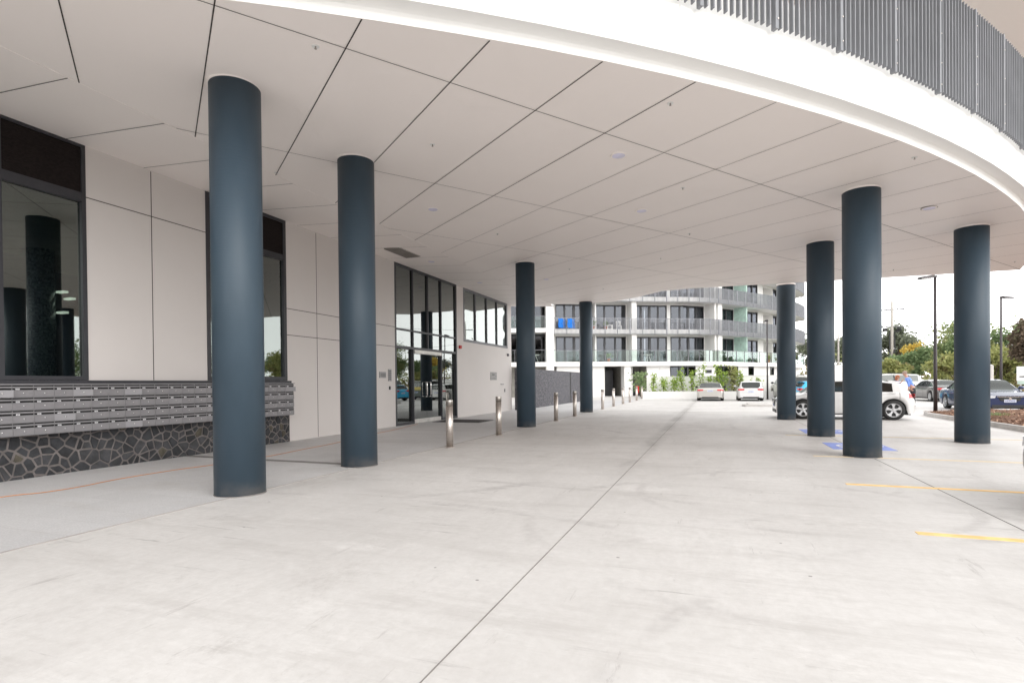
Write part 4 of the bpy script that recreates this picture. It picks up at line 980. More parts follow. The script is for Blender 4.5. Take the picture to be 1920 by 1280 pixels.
for j in range(NY + 1):
    row = []
    for i in range(NX + 1):
        u = i / NX; v = j / NY; x = 8.27 + u * 17; ymax = 27.5 + min(.6, u * 17 * .9) + u * 17 * .24; y = 8 + v * (ymax - 8)
        e = min(u * 17, (ymax - y), 1.2); z = .13 + .13 * (e / 1.2) + rr.uniform(-.018, .018) * (e > .1); row.append((x, y, z))
    rows.append(row)
mb.grid(rows); tag(mb.build('mulch_bed', 'mulch'), kind='structure')
mb = MB()
for k in range(5200):
    x = 8.3 + rr.random() ** 1.5 * 9; y = rr.uniform(17, 27.8); e = min(x - 8.27, 1.2); z = .14 + .13 * e / 1.2
    a = rr.random() * 6.28; l = rr.uniform(.03, .09); w_ = .015; c, s_ = math.cos(a), math.sin(a); t_ = rr.uniform(-.02, .03)
    mb.cur = rr.choice((0, 0, 1, 2))
    mb.quad((x - c * l - s_ * w_, y - s_ * l + c * w_, z + .01), (x - c * l + s_ * w_, y - s_ * l - c * w_, z + .012), (x + c * l + s_ * w_, y + s_ * l - c * w_, z + .02 + t_), (x + c * l - s_ * w_, y + s_ * l + c * w_, z + .025 + t_))
tag(mb.build('bark_chips', ['mulch', plain('chip_tan', (.55, .34, .23), .9), plain('chip_dark', (.16, .08, .05), .9)]), 'loose reddish bark chips covering the garden bed', 'bark chips', kind='stuff')
for i, (x, y, lb) in enumerate(((10.6, 22.4, 'low green weed tuft in the bark bed, farther one'), (9.9, 20.2, 'low green weed tuft in the bark bed, nearer the kerb'), (9.2, 23.6, 'small sparse weed in the bark bed near the column'))):
    t = thing('weed', lb, 'weed', (x, y, .24), 0, 'weeds in the bark bed'); mb = MB()
    for q in range(110): a = rr.random() * 6.28; r_ = abs(rr.gauss(0, .22)); mb.v += [(r_ * math.cos(a), r_ * math.sin(a), 0), (r_ * math.cos(a) + .02, r_ * math.sin(a), 0), (r_ * 1.3 * math.cos(a), r_ * 1.3 * math.sin(a), .07 + rr.random() * .06)]; n = len(mb.v); mb.face((n - 3, n - 2, n - 1), False)
    mb.build('blades', 'leaf_green', t)
mb = MB(); kerb_run([(1.7, 35.3), (7.9, 35.3)], .2, .14); kerb_run([(7.9, 37.4), (1.9, 37.4), (1.7, 35.3)], .2, .14); mb.box(1.9, 7.9, 35.45, 37.3, -.02, .13)
tag(mb.build('kerb_island', 'kerb'), kind='structure')
# ------------------------------------------------------------------ street lamps, poles, signs
def lamp(x, y, h, rz, lb, head='arm'):
    t = thing('street_lamp', lb, 'street lamp', (x, y, 0), rz, 'dark car park lamps')
    MB().tube([(0, 0, 0), (0, 0, h * .3), (0, 0, h)], [.075, .065, .048], 12).build('pole', 'pole', t)
    MB().lathe([(.14, 0), (.14, .02)], 16).build('base_flange', 'pole', t)
    mb = MB(); mb.hexa([(.1, -.13, h - .06), (.62, -.15, h - .10), (.62, .15, h - .10), (.1, .13, h - .06)], [(.05, -.08, h + .06), (.62, -.12, h - .02), (.62, .12, h - .02), (.05, .08, h + .06)])
    mb.box(-.06, .12, -.05, .05, h - .05, h + .03); hd = mb.build('lamp_head', 'pole', t)
    MB().hexa([(.18, -.10, h - .09), (.58, -.12, h - .125), (.58, .12, h - .125), (.18, .10, h - .09)], [(.18, -.10, h - .064), (.58, -.12, h - .1), (.58, .12, h - .1), (.18, .10, h - .064)]).build('lens', 'headlamp', hd)
lamp(8.66, 27.55, 5.82, R(195), 'tall dark lamp post in the bark bed, its head pointing left')
lamp(15.97, 40.5, 6.36, R(10), 'dark lamp post rising behind the navy sedan')
lamp(4.06, 49.4, 6.5, R(100), 'thin dark lamp post before the far building')
def upole(x, y, h, lb, rz=0, arms=True):
    t = thing('power_pole', lb, 'power pole', (x, y, 0), rz, None)
    MB().tube([(0, 0, 0), (0, 0, h - .8), (0, 0, h)], [.27, .17, .03] if arms else [.14, .10, .09], 12).build('pole_shaft', 'wood_pole', t)
    if arms:
        for z, hw in ((h - 1.9, 1.6), (h - 4.6, 1.5)):
            a = MB(); a.box(-hw, hw, -.08, .08, z, z + .17); a = a.build('crossarm', 'frame_grey', t)
            mb = MB()
            for px_ in (-hw + .15, -hw * .45, hw * .45, hw - .15): mb.lathe([(.05, z + .12), (.07, z + .2), (.03, z + .3)], 8, (px_, 0, 0))
            mb.build('insulator', 'vent', a)
        mb = MB()
        for sx in (-1, 1):
            for k in range(3): mb.lathe([(.13, h - 5.15), (.15, h - 4.9), (.08, h - 4.65)], 8, (sx * (.7 + k * .2), .1, 0))
        mb.build('fuse', 'black', t)
        MB().tube([(-.3, -.1, h - 5.3), (-.28, -.12, 1)], .09, 6).build('cable_guard', 'black', t); MB().tube([(.3, -.1, h - 5.3), (.34, -.15, h - 8), (.1, -.25, h - 9), (.25, -.28, 1)], .09, 6).build('cable_guard', 'black', t)
        MB().box(.35, .95, -.1, .1, h - 5.35, h - 5.15).build('bracket', 'black', t)
upole(26.0, 100.5, 14.3, 'tall pale power pole with two crossarms above the dark trees', R(-10))
upole(16.0, 86.1, 8.0, 'short pale pole between the two middle right columns', 0, False)
for i, (a, b, lb) in enumerate((((26, 100.5, 12.5), (60, 62, 15.5), 'upper overhead wire crossing the white sky at right'), ((26, 100.5, 9.9), (50, 78, 8.6), 'lower overhead wire running to the bronze tree'))):
    pts = []
    for k in range(21): u = k / 20; pts.append((a[0] + (b[0] - a[0]) * u, a[1] + (b[1] - a[1]) * u, a[2] + (b[2] - a[2]) * u - 1.2 * 4 * u * (1 - u)))
    tag(MB().tube(pts, .022, 5).build('overhead_wire', 'frame_grey'), lb, 'wire', 'overhead wires')
t = thing('white_sign_board', 'plain white board standing between the two middle right columns', 'sign', (12.7, 68.8, 0), R(15)); B('board', 'white', t, (-.55, .55, -.04, .04, 1.2, 3.2), world=False); B('post', 'frame_grey', t, (-.05, .05, .04, .1, 0, 3.1), world=False)
t = thing('notice_board', 'large pale green sign boards at the right edge behind the navy sedan', 'sign', (21.7, 50.2, 0), R(-12))
B('board', plain('sign_green', (.40, .50, .44), .6), t, (-.9, .7, -.03, .03, 1.1, 2.0), world=False); B('side_board', 'white', t, (-.95, .05, -.05, -.031, 1.35, 2.4), world=False); B('side_board', 'white', t, (.9, 2.2, -.05, .0, .9, 2.5), world=False)
for sx in (-.7, .6): B('leg', 'wood_pole', t, (sx - .05, sx + .05, .035, .1, 0, 2.0), world=False)
MB().box(-.8, -.2, -.055, -.0501, 1.6, 1.7).build('lettering', 'plaque_mark', t)
for i, (x, y, h, lb) in enumerate(((17.15, 44.85, 2.4, 'white marker post just right of the rightmost column'), (23.5, 55, 4.6, 'taller pale timber post under the bronze tree'))):
    t = thing('marker_post', lb, 'post', (x, y, 0)); MB().tube([(0, 0, 0), (0, 0, h)], .13, 10).build('post', 'wood_pole', t); MB().lathe([(.14, h), (.02, h + .06)], 10).build('post_cap', 'white', t)
t = thing('picket_fence', 'short pale picket fence at the right edge behind the navy sedan', 'fence', (21.5, 47, 0)); mb = MB()
for k in range(22): mb.box(-1.6 + k * .3, -1.42 + k * .3, -.03, .03, .1, 1.25)
mb.build('pickets', 'wood_pole', t); B('rail', 'wood_pole', t, (-1.7, 5.2, .031, .08, .4, .5), (-1.7, 5.2, .031, .08, .95, 1.05), world=False)
t = thing('warning_sign', 'small orange road sign behind the grey sedan', 'sign', (19.0, 60.5, 0)); B('board', plain('orange_sign', (.75, .38, .04), .6), t, (-.35, .35, -.02, .02, 2.0, 2.7), world=False); B('post', 'frame_grey', t, (-.04, .04, .021, .07, 0, 2.6), world=False)
# ------------------------------------------------------------------ trees
def tree_mesh(seed, rx, ry, h, trunk, n, lf, lobes=11, loose=.12):
    rr = random.Random(seed); lv = MB(); cz = trunk + (h - trunk) * .5; rz_ = (h - trunk) * .5
    blobs = []
    for k in range(lobes):
        while True:
            p = Vector((rr.uniform(-1, 1), rr.uniform(-1, 1), rr.uniform(-1, 1)))
            if .25 < p.length < .95: break
        blobs.append((Vector((p.x * rx * .72, p.y * ry * .72, cz + p.z * rz_ * .72)), rr.uniform(.26, .46) * min(rx, rz_)))
    tw = MB(); tw.tube([(0, 0, 0), (.1, 0, trunk), (0, .1, cz)], [.05 * h * .5, .04 * h * .5, .012 * h], 8)
    for c, r in blobs:
        m_ = Vector((c.x * .4, c.y * .4, trunk + (c.z - trunk) * .45)); tw.tube([(0, 0, trunk * .85), tuple(m_), tuple(c)], [.016 * h, .010 * h, .004 * h], 5)
    per = n // lobes
    for c, r in blobs:
        for q in range(per):
            d = Vector((rr.gauss(0, 1), rr.gauss(0, 1), rr.gauss(0, 1))).normalized() * r * (rr.random() ** .4 * (1 + loose * rr.gauss(0, 1)))
            d.z *= .8; leaf(lv, c + d, lf, rr)
    return tw, lv
def tree(x, y, h, rx, lm, lb, seed, trunk=None, n=2600, lf=.34, lobes=11, name='tree', group=None, loose=.12):
    trunk = h * .25 if trunk is None else trunk
    t = thing(name, lb, 'tree', (x, y, 0), 0, group); tw, lv = tree_mesh(seed, rx, rx, h, trunk, n, lf, lobes, loose)
    tw.build('trunk', 'bark', t); lv.build('crown', lm, t)
TR = [ # x, y, height, crown radius, leaf, seed, label
 (17.5, 110, 9.8, 4.6, 'leaf_dark', 'tall_grey', 'tall grey-green tree between the two middle right columns'),
 (22.5, 112, 10.5, 4.5, 'leaf_dark', '', 'grey-green tree directly left of the power pole'),
 (29.5, 110, 11.5, 4.8, 'leaf_dark', '', 'airy tall eucalypt crown right of the power pole'),
 (36, 108, 9.5, 4.5, 'leaf_dark', '', 'dark grey-green tree behind the yellow tree'),
 (23.9, 84, 7.0, 1.7, 'leaf_yellow', '', 'bright yellow autumn tree behind the blue-shirted person'),
 (17.5, 70, 3.9, 3.0, 'leaf_olive', '', 'lime and rust bush line above the white hatchback roof'),
 (21.5, 76, 5.9, 3.2, 'leaf_green', '', 'rounded green tree right under the yellow tree'),
 (24.4, 71, 8.6, 3.6, 'leaf_green', '', 'big green tree behind the near lamp post'),
 (28.6, 70, 8.3, 3.6, 'leaf_green', '', 'big green tree left of the rightmost column'),
 (20.6, 60, 4.3, 3.0, 'leaf_olive', '', 'olive-brown bush mass behind the grey sedan'),
 (32.5, 67, 7.6, 3.6, 'leaf_green', '', 'green tree hidden partly by the rightmost column'),
 (34.5, 60, 6.6, 3.4, 'leaf_green', '', 'green tree right of the rightmost column'),
 (28.2, 53.5, 6.3, 3.1, 'leaf_olive', '', 'yellow-green tree between rightmost column and second lamp'),
 (24.7, 57.2, 6.7, 2.2, 'leaf_brown', '', 'bronze-leaved tree cut by the right picture edge'),
 (24.6, 64, 5.0, 3.2, 'leaf_olive', '', 'rusty olive bush mass right of the near lamp post'),
 (9.2, 118, 6.5, 4.2, 'leaf_olive', '', 'small autumn tree just right of the far building end'),
 (13.0, 122, 8.5, 4.4, 'leaf_dark', '', 'hazy green tree behind the thin right columns'),
 (38, 55, 8.5, 4.5, 'leaf_green', '', 'green tree beyond the right edge mirrored in the entrance glass'),
 (44, 48, 9, 5, 'leaf_green', '', 'second green tree mirrored in the entrance glass'),
 (42, 36, 8, 5, 'leaf_green', '', 'green tree mirrored in the middle of the tall glazing'),
 (40, 22, 9, 5, 'leaf_dark', '', 'dark tree mirrored in the foyer windows'),
 (36, 8, 8, 5, 'leaf_green', '', 'green tree mirrored low in the second foyer window'),
 (26, -8, 9, 5, 'leaf_dark', '', 'dark tree mirrored in the large left window'),
 (14, -16, 8, 4.5, 'leaf_green', '', 'green tree mirrored at the left window edge')]
for i, (x, y, h, r_, lm, _, lb) in enumerate(TR):
    vis_ = i < 17
    tree(x, y, h, r_, lm, lb, 100 + i, trunk=.6 if lm in ('leaf_olive',) else h * (.16 if lm == 'leaf_green' else .3), n=(7000 if vis_ else 1800) if lm != 'leaf_yellow' else 2600, lf=.19 if y < 90 else .27, lobes=20 if lm != 'leaf_dark' else 13, group='trees beyond the car park', loose=.38 if lm == 'leaf_dark' else .2)
# low scrub that closes the view under the crowns
mb = MB(); rr = random.Random(77)
for q in range(24000):
    u = rr.random(); x = 8 + u * 60; y = 118 - u * 75 + rr.gauss(0, 2.5); leaf(mb, Vector((x, y, abs(rr.gauss(0, 1.9)))), .28, rr)
tag(mb.build('roadside_scrub', 'leaf_olive'), 'low olive and green scrub filling the roadside under the trees', 'scrub', kind='stuff')
# ------------------------------------------------------------------ cars
def lerp_tab(tab, x):
    if x <= tab[0][0]: return tab[0][1]
    for (a, va), (b, vb) in zip(tab[:-1], tab[1:]):
        if x <= b: t = (x - a) / (b - a); t = t * t * (3 - 2 * t) * .35 + t * .65; return va + (vb - va) * t
    return tab[-1][1]
def car(name, lb, cat, loc, rz, paint, kind='hatch', L=4.2, W=1.78, H=1.48, group=None, wheel_r=.315, rimstyle=5):
    K_ = 1 / UNIT; t = thing(name, lb, cat, loc, rz, group)
    L *= K_; W *= K_; H *= K_ * .93; wr = wheel_r * K_; hl = L / 2; hw0 = W / 2
    xwf = hl - .84 * K_; xwr = -hl + (.64 if kind == 'hatch' else .78 if kind in ('suv', 'van') else .98) * K_; R_ = wr * 1.14
    hood = .64 * H if kind != 'suv' else .66 * H; belt = .66 * H
    if kind == 'hatch': top = [(-hl, .56 * H), (-hl + .03 * L, .68 * H), (-hl + .105 * L, .905 * H), (-hl + .24 * L, .965 * H), (.02 * L, H), (.10 * L, .985 * H), (.135 * L, .965 * H), (.30 * L, hood + .04), (.42 * L, hood - .07), (hl - .02, hood - .22)]
    elif kind == 'sedan': top = [(-hl, .60 * H), (-hl + .03 * L, .69 * H), (-hl + .155 * L, .72 * H), (-hl + .305 * L, .955 * H), (-.06 * L, H), (.04 * L, .99 * H), (.08 * L, .965 * H), (.235 * L, hood + .03), (.40 * L, hood - .06), (hl - .02, hood - .20)]
    else: top = [(-hl, .64 * H), (-hl + .03 * L, .88 * H), (-hl + .07 * L, .97 * H), (0, H), (.13 * L, .985 * H), (.16 * L, .96 * H), (.28 * L, hood + .05), (.44 * L, hood - .05), (hl - .02, hood - .16)]
    if kind == 'hatch': gx = (-hl + .035 * L, -hl + .10 * L, .135 * L, .30 * L)
    elif kind == 'sedan': gx = (-hl + .155 * L, -hl + .30 * L, .08 * L, .235 * L)
    else: gx = (-hl + .012 * L, -hl + .05 * L, .16 * L, .28 * L)
    xs = set([-hl, -hl + .015 * L, -hl + .03 * L, hl, hl - .012 * L, hl - .03 * L, *gx])
    k = -hl
    while k < hl: xs.add(round(k, 4)); k += .075
    for xw in (xwf, xwr):
        for a in range(-9, 10): xs.add(xw + R_ * math.sin(R(a * 10)))
    if kind == 'sedan': pil = [(-.10 * L, .05), (gx[1] + .03 * L, .07)]
    elif kind == 'hatch': pil = [(-.085 * L, .045), (-.235 * L, .025)]
    else: pil = [(-.05 * L, .06), (-.27 * L, .07)]
    for c0, w0 in pil: xs.add(c0 - w0); xs.add(c0 + w0)
    xs = sorted(xs); xs2 = [xs[0]]
    for x in xs[1:]:
        if x - xs2[-1] > .004: xs2.append(x)
    xs = xs2
    def sect(x):
        zt = lerp_tab(top, x); e = max(0, abs(x) - hl + .42 * K_) / (.42 * K_); e2 = e ** 2.6
        hw = hw0 * (1 - .17 * e2); zb = .19 * K_ + .06 * e2
        for xw in (xwf, xwr):
            if abs(x - xw) < R_: zb = max(zb, wr + math.sqrt(R_ * R_ - (x - xw) ** 2))
        zb_ = min(belt, zt - .055) - (.05 if abs(x) > hl * .8 else 0) * e
        cab = max(0., min(1., (zt - (belt + .02)) / (H - belt)))      # 0 on hood, 1 on roof
        low = zb; fl = lambda a: low + (zb_ - low) * a
        gw = hw * (.90 if cab > .05 else .80); rw = hw * (.90 - .17 * cab) if cab > .05 else hw * .70
        nose = .05 * e2
        return [(x, hw * .93, low), (x, hw * (.985 - nose), fl(.12)), (x, hw * 1.0, fl(.42)), (x, hw * (1.0), fl(.72)), (x, hw * .972, fl(.92)), (x, hw * .925, zb_), (x, gw, zb_ + .015 + (zt - zb_ - .02) * (0.04 if cab > .05 else .75)),
                (x, rw, zt - (.075 * cab + .012)), (x, rw * .93, zt - .022 * cab - .004), (x, rw * .62, zt), (x, 0, zt + .006)]
    rows = [sect(x) for x in xs]; body = MB(); gl = MB(); ws = MB()
    def cls(i, k):
        xm = (xs[i] + xs[i + 1]) / 2
        if k == 6 and gx[0] + (.06 if kind != 'sedan' else .10) < xm < gx[3] - .12:
            for c0, w0 in pil:
                if abs(xm - c0) < w0: return 'p'
            if kind == 'hatch' and xm < gx[1] + .055 * L: return 'b'
            if kind in ('suv', 'van') and xm < gx[1] + .03 * L: return 'b'
            return 'g'
        if k in (8, 9) and (gx[2] + .0 < xm < gx[3] - .02 or gx[0] + (.0 if kind == 'hatch' else .03 if kind == 'sedan' else -.06) < xm < gx[1] - .01): return 'w'
        return 'b'
    for sg in (1, -1):
        for want, mb_ in (('b', body), ('p', body), ('g', gl), ('w', ws)):
            mb_.cur = 1 if want == 'p' else 0
            rws = [[(x, y * sg, z) for x, y, z in r] for r in rows]
            mb_.grid(rws, True, lambda i, k: cls(i, k) != want)
            mb_.cur = 0
        for r in (rows[0], rows[-1]):
            for k in range(len(r) - 1): body.quad((r[k][0], 0, r[k][2]), (r[k][0], r[k][1] * sg, r[k][2]), (r[k + 1][0], r[k + 1][1] * sg, r[k + 1][2]), (r[k + 1][0], 0, r[k + 1][2]))
    bd = body.build('body', [paint, 'trim'], t, recalc=True)
    if len(gl.f): gl.build('side_window', 'carglass', t, recalc=True)
    ws.build('windscreen', 'carglass', t, recalc=True)
    # floor pan, wheel wells and seats
    un = MB(); un.box(-hl + .12, hl - .12, -hw0 * .78, hw0 * .78, .17 * K_, .42 * K_); un.box(xwr - R_, xwr + R_, -hw0 * .80, hw0 * .80, .3 * K_, belt * .9); un.box(xwf - R_, xwf + R_, -hw0 * .80, hw0 * .80, .3 * K_, belt * .86); un.build('underbody', 'black', t)
    se = MB()
    for sx in (.02 * L, -.2 * L):
        for sy in (-.2, .2):
            se.box(sx - .25, sx + .25, sy * W - .24, sy * W + .24, .35, .55); se.hexa([(sx - .30, sy * W - .23, .5), (sx - .16, sy * W - .23, .5), (sx - .16, sy * W + .23, .5), (sx - .30, sy * W + .23, .5)], [(sx - .42, sy * W - .2, belt + .12), (sx - .32, sy * W - .2, belt + .12), (sx - .32, sy * W + .2, belt + .12), (sx - .42, sy * W + .2, belt + .12)])
            se.ball((sx - .39, sy * W, belt + .17), (.05, .13, .10), 10, 6)
    se.build('seats', 'seat', t)
    # wheels
    for xw in (xwf, xwr):
        for sg in (1, -1):
            wh = MB(); yo = sg * (hw0 - .015); yi = sg * (hw0 - .24)
            ty = MB(); a_, b_ = (0, sg * .0), (0, 0)
            ty.lathe([(wr * .66, sg * .005), (wr * .72, sg * .012), (wr * .93, sg * .006), (wr, -sg * .02), (wr, -sg * .19), (wr * .9, -sg * .22), (wr * .3, -sg * .22)], 32, (xw, yo, wr), 'y')
            ty.f = ty.f[:-2] + ty.f[-1:]; ty.mi = ty.mi[:-1]; ty.sm = ty.sm[:-1]
            whl = ty.build('wheel', 'tyre', t)
            rm = MB(); rm.lathe([(wr * .69, sg * .008), (wr * .665, sg * .010), (wr * .62, -sg * .035), (wr * .60, -sg * .12)], 32, (xw, yo, wr), 'y'); n_f = len(rm.f)
            rm.f = rm.f[:-2]; rm.mi = rm.mi[:-2]; rm.sm = rm.sm[:-2]
            n_s = rimstyle
            for k in range(n_s):
                a = 2 * math.pi * k / n_s + .3
                def pt(r, da, y): return (xw + r * math.cos(a + da), yo + sg * y, wr + r * math.sin(a + da))
                q = [pt(wr * .08, -.9, -.012), pt(wr * .65, -.30 if n_s < 7 else -.16, -.004), pt(wr * .65, .30 if n_s < 7 else .16, -.004), pt(wr * .08, .9, -.012)]
                w2 = [pt(wr * .08, -.9, -.05), pt(wr * .65, -.30 if n_s < 7 else -.16, -.045), pt(wr * .65, .30 if n_s < 7 else .16, -.045), pt(wr * .08, .9, -.05)]
                if n_s < 7:   # spokes that narrow in the middle leave round openings
                    m1, m2 = pt(wr * .36, -.20, -.006), pt(wr * .36, .20, -.006)
                    rm.quad(q[0], pt(wr * .25, -.45, -.008), m1, m2, pt(wr * .25, .45, -.008), q[3]); rm.quad(m1, q[1], q[2], m2)
                else: rm.hexa(w2, q)
            rm.lathe([(wr * .16, -sg * .05), (wr * .16, sg * .004), (wr * .1, sg * .012)], 14, (xw, yo, wr), 'y')
            rm.build('rim', 'rim', whl)
            MB().lathe([(wr * .60, -sg * .075), (wr * .60, -sg * .07)], 24, (xw, yo, wr), 'y').build('brake_disc', 'black', whl)
    # lamps wrapped on the body corners
    def patch(x0, x1, k0, k1, za, zb2, mt, nm, off=.012):
        for sg in (1, -1):
            mb = MB(); N = 8; rws = []
            for i in range(N + 1):
                x = x0 + (x1 - x0) * i / N; s = sect(x); row = []
                for j in range(5):
                    z = za + (zb2 - za) * j / 4
                    # half-width of the section at this height
                    yv = s[2][1]
                    for a, b in zip(s[:-1], s[1:]):
                        if a[2] <= z <= b[2] and b[2] > a[2]: yv = a[1] + (b[1] - a[1]) * (z - a[2]) / (b[2] - a[2])
                    row.append((x, sg * (yv + off), z))
                rws.append(row)
            mb.grid(rws)
            xe = x0 if abs(x0) > abs(x1) else x1; s = sect(xe); sgx = 1 if xe > 0 else -1; yw = s[3][1]; xo = xe + sgx * off * 1.3
            mb.quad((xo, sg * yw * .62, za + .02), (xo, sg * (yw * .98), za), (xo, sg * (yw * .96), zb2), (xo, sg * yw * .58, zb2 - .01))
            mb.quad((xo, sg * yw * .98, za), (xe, sg * (yw + off), za), (xe, sg * (yw * .985 + off), zb2), (xo, sg * yw * .96, zb2))
            mb.build(nm, mt, t)
    tz = .56 * H if kind != 'suv' else .55 * H
    patch(-hl + .006, -hl + .22, 3, 5, tz - .04, min(belt - .02, tz + .12) if kind == 'hatch' else tz + .09, 'tail', 'tail_light')
    patch(hl - .30, hl - .006, 3, 5, hood - .32, hood - .20, 'headlamp', 'headlight')
    # grille, bumpers, plates, mirrors, handles, panel gaps
    zf = hood - .30
    g = MB(); g.hexa([(hl - .01, -.36, zf - .13), (hl + .018, -.30, zf - .13), (hl + .018, .30, zf - .13), (hl - .01, .36, zf - .13)], [(hl - .01, -.44, zf + .05), (hl + .016, -.42, zf + .05), (hl + .016, .42, zf + .05), (hl - .01, .44, zf + .05)]); g.build('grille', 'trim', t)
    g = MB(); g.box(hl - .01, hl + .025, -.46, .46, zf + .052, zf + .075); g.lathe([(.055, 0), (.05, .03)], 14, (hl + .005, 0, zf - .03), 'x'); g.build('grille_trim', 'chrome', t)
    g = MB(); g.box(hl - .02, hl + .015, -.62 * hw0, .62 * hw0, .24, .36); g.build('air_intake', 'trim', t)
    for sg in (1, -1): MB().lathe([(.07, 0), (.06, .014)], 14, (hl - .035, sg * .74 * hw0, .36), 'x').build('fog_light', 'headlamp', t)
    g = MB(); g.box(-hl - .016, -hl + .02, -.6 * hw0, .6 * hw0, .24, .33); g.build('rear_valance', 'trim', t)
    for sx, pz in ((1, .47), (-1, .66 if kind != 'sedan' else .72)):
        g = MB(); xx = sx * (hl + .022); g.box(min(xx, xx - sx * .012), max(xx, xx - sx * .012), -.21, .21, pz, pz + .13); pl = g.build('number_plate', 'plate', t)
        g = MB(); rq = random.Random(int(loc[0] * 10))
        for k in range(6):
            y = -.17 + k * .06; a_, b_ = min(xx, xx + sx * .003), max(xx, xx + sx * .003)
            g.box(a_, b_, y, y + .012, pz + .03, pz + .10); g.box(a_, b_, y + .028, y + .038, pz + .03, pz + .10)
            zz_ = rq.choice((.03, .06, .09)); g.box(a_, b_, y + .012, y + .028, pz + zz_, pz + zz_ + .012)
        g.build('plate_letters', 'plate_mark', pl)
    for sg in (1, -1):
        mm = MB(); mm.ball((gx[3] - .42, sg * (hw0 + .10), belt + .10), (.07, .12, .085), 10, 7); mm.box(gx[3] - .44, gx[3] - .40, sg * (hw0 * .9), sg * (hw0 + .02), belt + .04, belt + .08); mm.build('mirror', 'trim' if paint in ('car_olive', 'car_grey', 'car_silver') else paint, t)
        gp = MB()
        for xd in (gx[3] - .30, -.085 * L, -.33 * L if kind == 'sedan' else gx[1] + .05):
            y = sg * hw0; pts_ = []
            for q in (1, 2, 3, 4, 5):
                s = sect(xd); pts_.append((xd, sg * (s[q][1] + .003), s[q][2]))
            for a, b in zip(pts_[:-1], pts_[1:]): gp.quad((a[0] - .007, a[1], a[2]), (a[0] + .007, a[1], a[2]), (b[0] + .007, b[1], b[2]), (b[0] - .007, b[1], b[2]))
        gp.build('door_gap', 'trim', t)
        hd = MB()
        for xd in (-.085 * L + .12, -.33 * L + .22 if kind == 'sedan' else gx[1] + .18):
            s = sect(xd); hd.box(xd, xd + .2, sg * (s[3][1] - .01), sg * (s[3][1] + .028), s[3][2] + .04, s[3][2] + .07)
        hd.build('door_handle', paint, t)
        sk = MB(); s = sect(0); sk.box(xwr + R_ + .02, xwf - R_ - .02, sg * (hw0 - .06), sg * (hw0 - .008), .165 * K_, .20 * K_); sk.build('sill', 'trim', t)
    if kind == 'hatch': g = MB(); g.hexa([(-hl + .09 * L, -hw0 * .60, .90 * H), (-hl + .16 * L, -hw0 * .64, .92 * H), (-hl + .16 * L, hw0 * .64, .92 * H), (-hl + .09 * L, hw0 * .60, .90 * H)], [(-hl + .075 * L, -hw0 * .58, .925 * H), (-hl + .18 * L, -hw0 * .62, .962 * H), (-hl + .18 * L, hw0 * .62, .962 * H), (-hl + .075 * L, hw0 * .58, .925 * H)]); g.build('roof_spoiler', paint, t)
    if kind in ('suv', 'van'):
        for sg in (1, -1): MB().tube([(-hl * .7, sg * hw0 * .62, H - .02), (-hl * .6, sg * hw0 * .62, H + .06), (hl * .15, sg * hw0 * .62, H + .06), (hl * .25, sg * hw0 * .62, H - .04)], .02, 6).build('roof_rail', 'trim', t)
    return t
golf = car('parked_car', 'white hatchback parked side-on behind the right columns, red tail lamp at right', 'car', (4.62, 24.9, 0), math.pi, 'car_white', 'hatch', 4.18, 1.80, 1.50, wheel_r=.335)
# red brake caliper seen through the near rear rim
MB().box(1.3, 1.45, .70, .78, .28, .48).build('brake_caliper', 'red', golf)
car('parked_car', 'champagne silver sedan parked nose-in at the white planter, seen from behind', 'car', (-.35, 47.4, 0), R(90), 'car_silver', 'sedan', 4.7, 1.80, 1.42, rimstyle=9)
car('parked_car', 'small white hatchback parked nose-in at the planter beside the thin lamp post', 'car', (2.55, 47.0, 0), R(90), 'car_white', 'suv', 3.9, 1.66, 1.50, rimstyle=9)
su = car('parked_car', 'olive grey four-wheel drive with yellow rear panel, half hidden by the thinnest right column', 'car', (5.75, 49.6, 0), R(96), 'car_olive', 'suv', 4.5, 1.86, 1.85, wheel_r=.38)
MB().box(-2.54, -2.50, -.95, .95, .95, 1.25).build('yellow_panel', 'car_yellow', su)
car('parked_car', 'bright cyan hatchback seen between the columns behind the white hatchback', 'car', (7.6, 44.2, 0), R(14), 'car_cyan', 'hatch', 4.2, 1.76, 1.50)
car('parked_car', 'dark grey sedan seen from rear left beyond the bark bed', 'car', (14.7, 46.6, 0), R(94), 'car_grey', 'sedan', 4.7, 1.8, 1.46, rimstyle=9)
car('parked_car', 'navy blue sedan facing the camera behind the bark bed and rightmost column', 'car', (12.15, 32.6, 0), R(-91), 'car_navy', 'sedan', 4.85, 1.84, 1.45, rimstyle=7)
car('parked_car', 'pale silver car at the right picture edge showing only its bumper corner', 'car', (6.02, 7.84, 0), math.pi, 'car_lightsilver', 'hatch', 4.3, 1.78, 1.48)
car('parked_van', 'white van with large windows behind the two people', 'van', (13.5, 54.0, 0), R(192), 'car_white', 'van', 4.4, 1.8, 1.95)
car('parked_car', 'white wagon with roof rails partly seen above the cyan hatchback', 'car', (7.4, 51.5, 0), R(20), 'car_white', 'suv', 4.4, 1.8, 1.62)
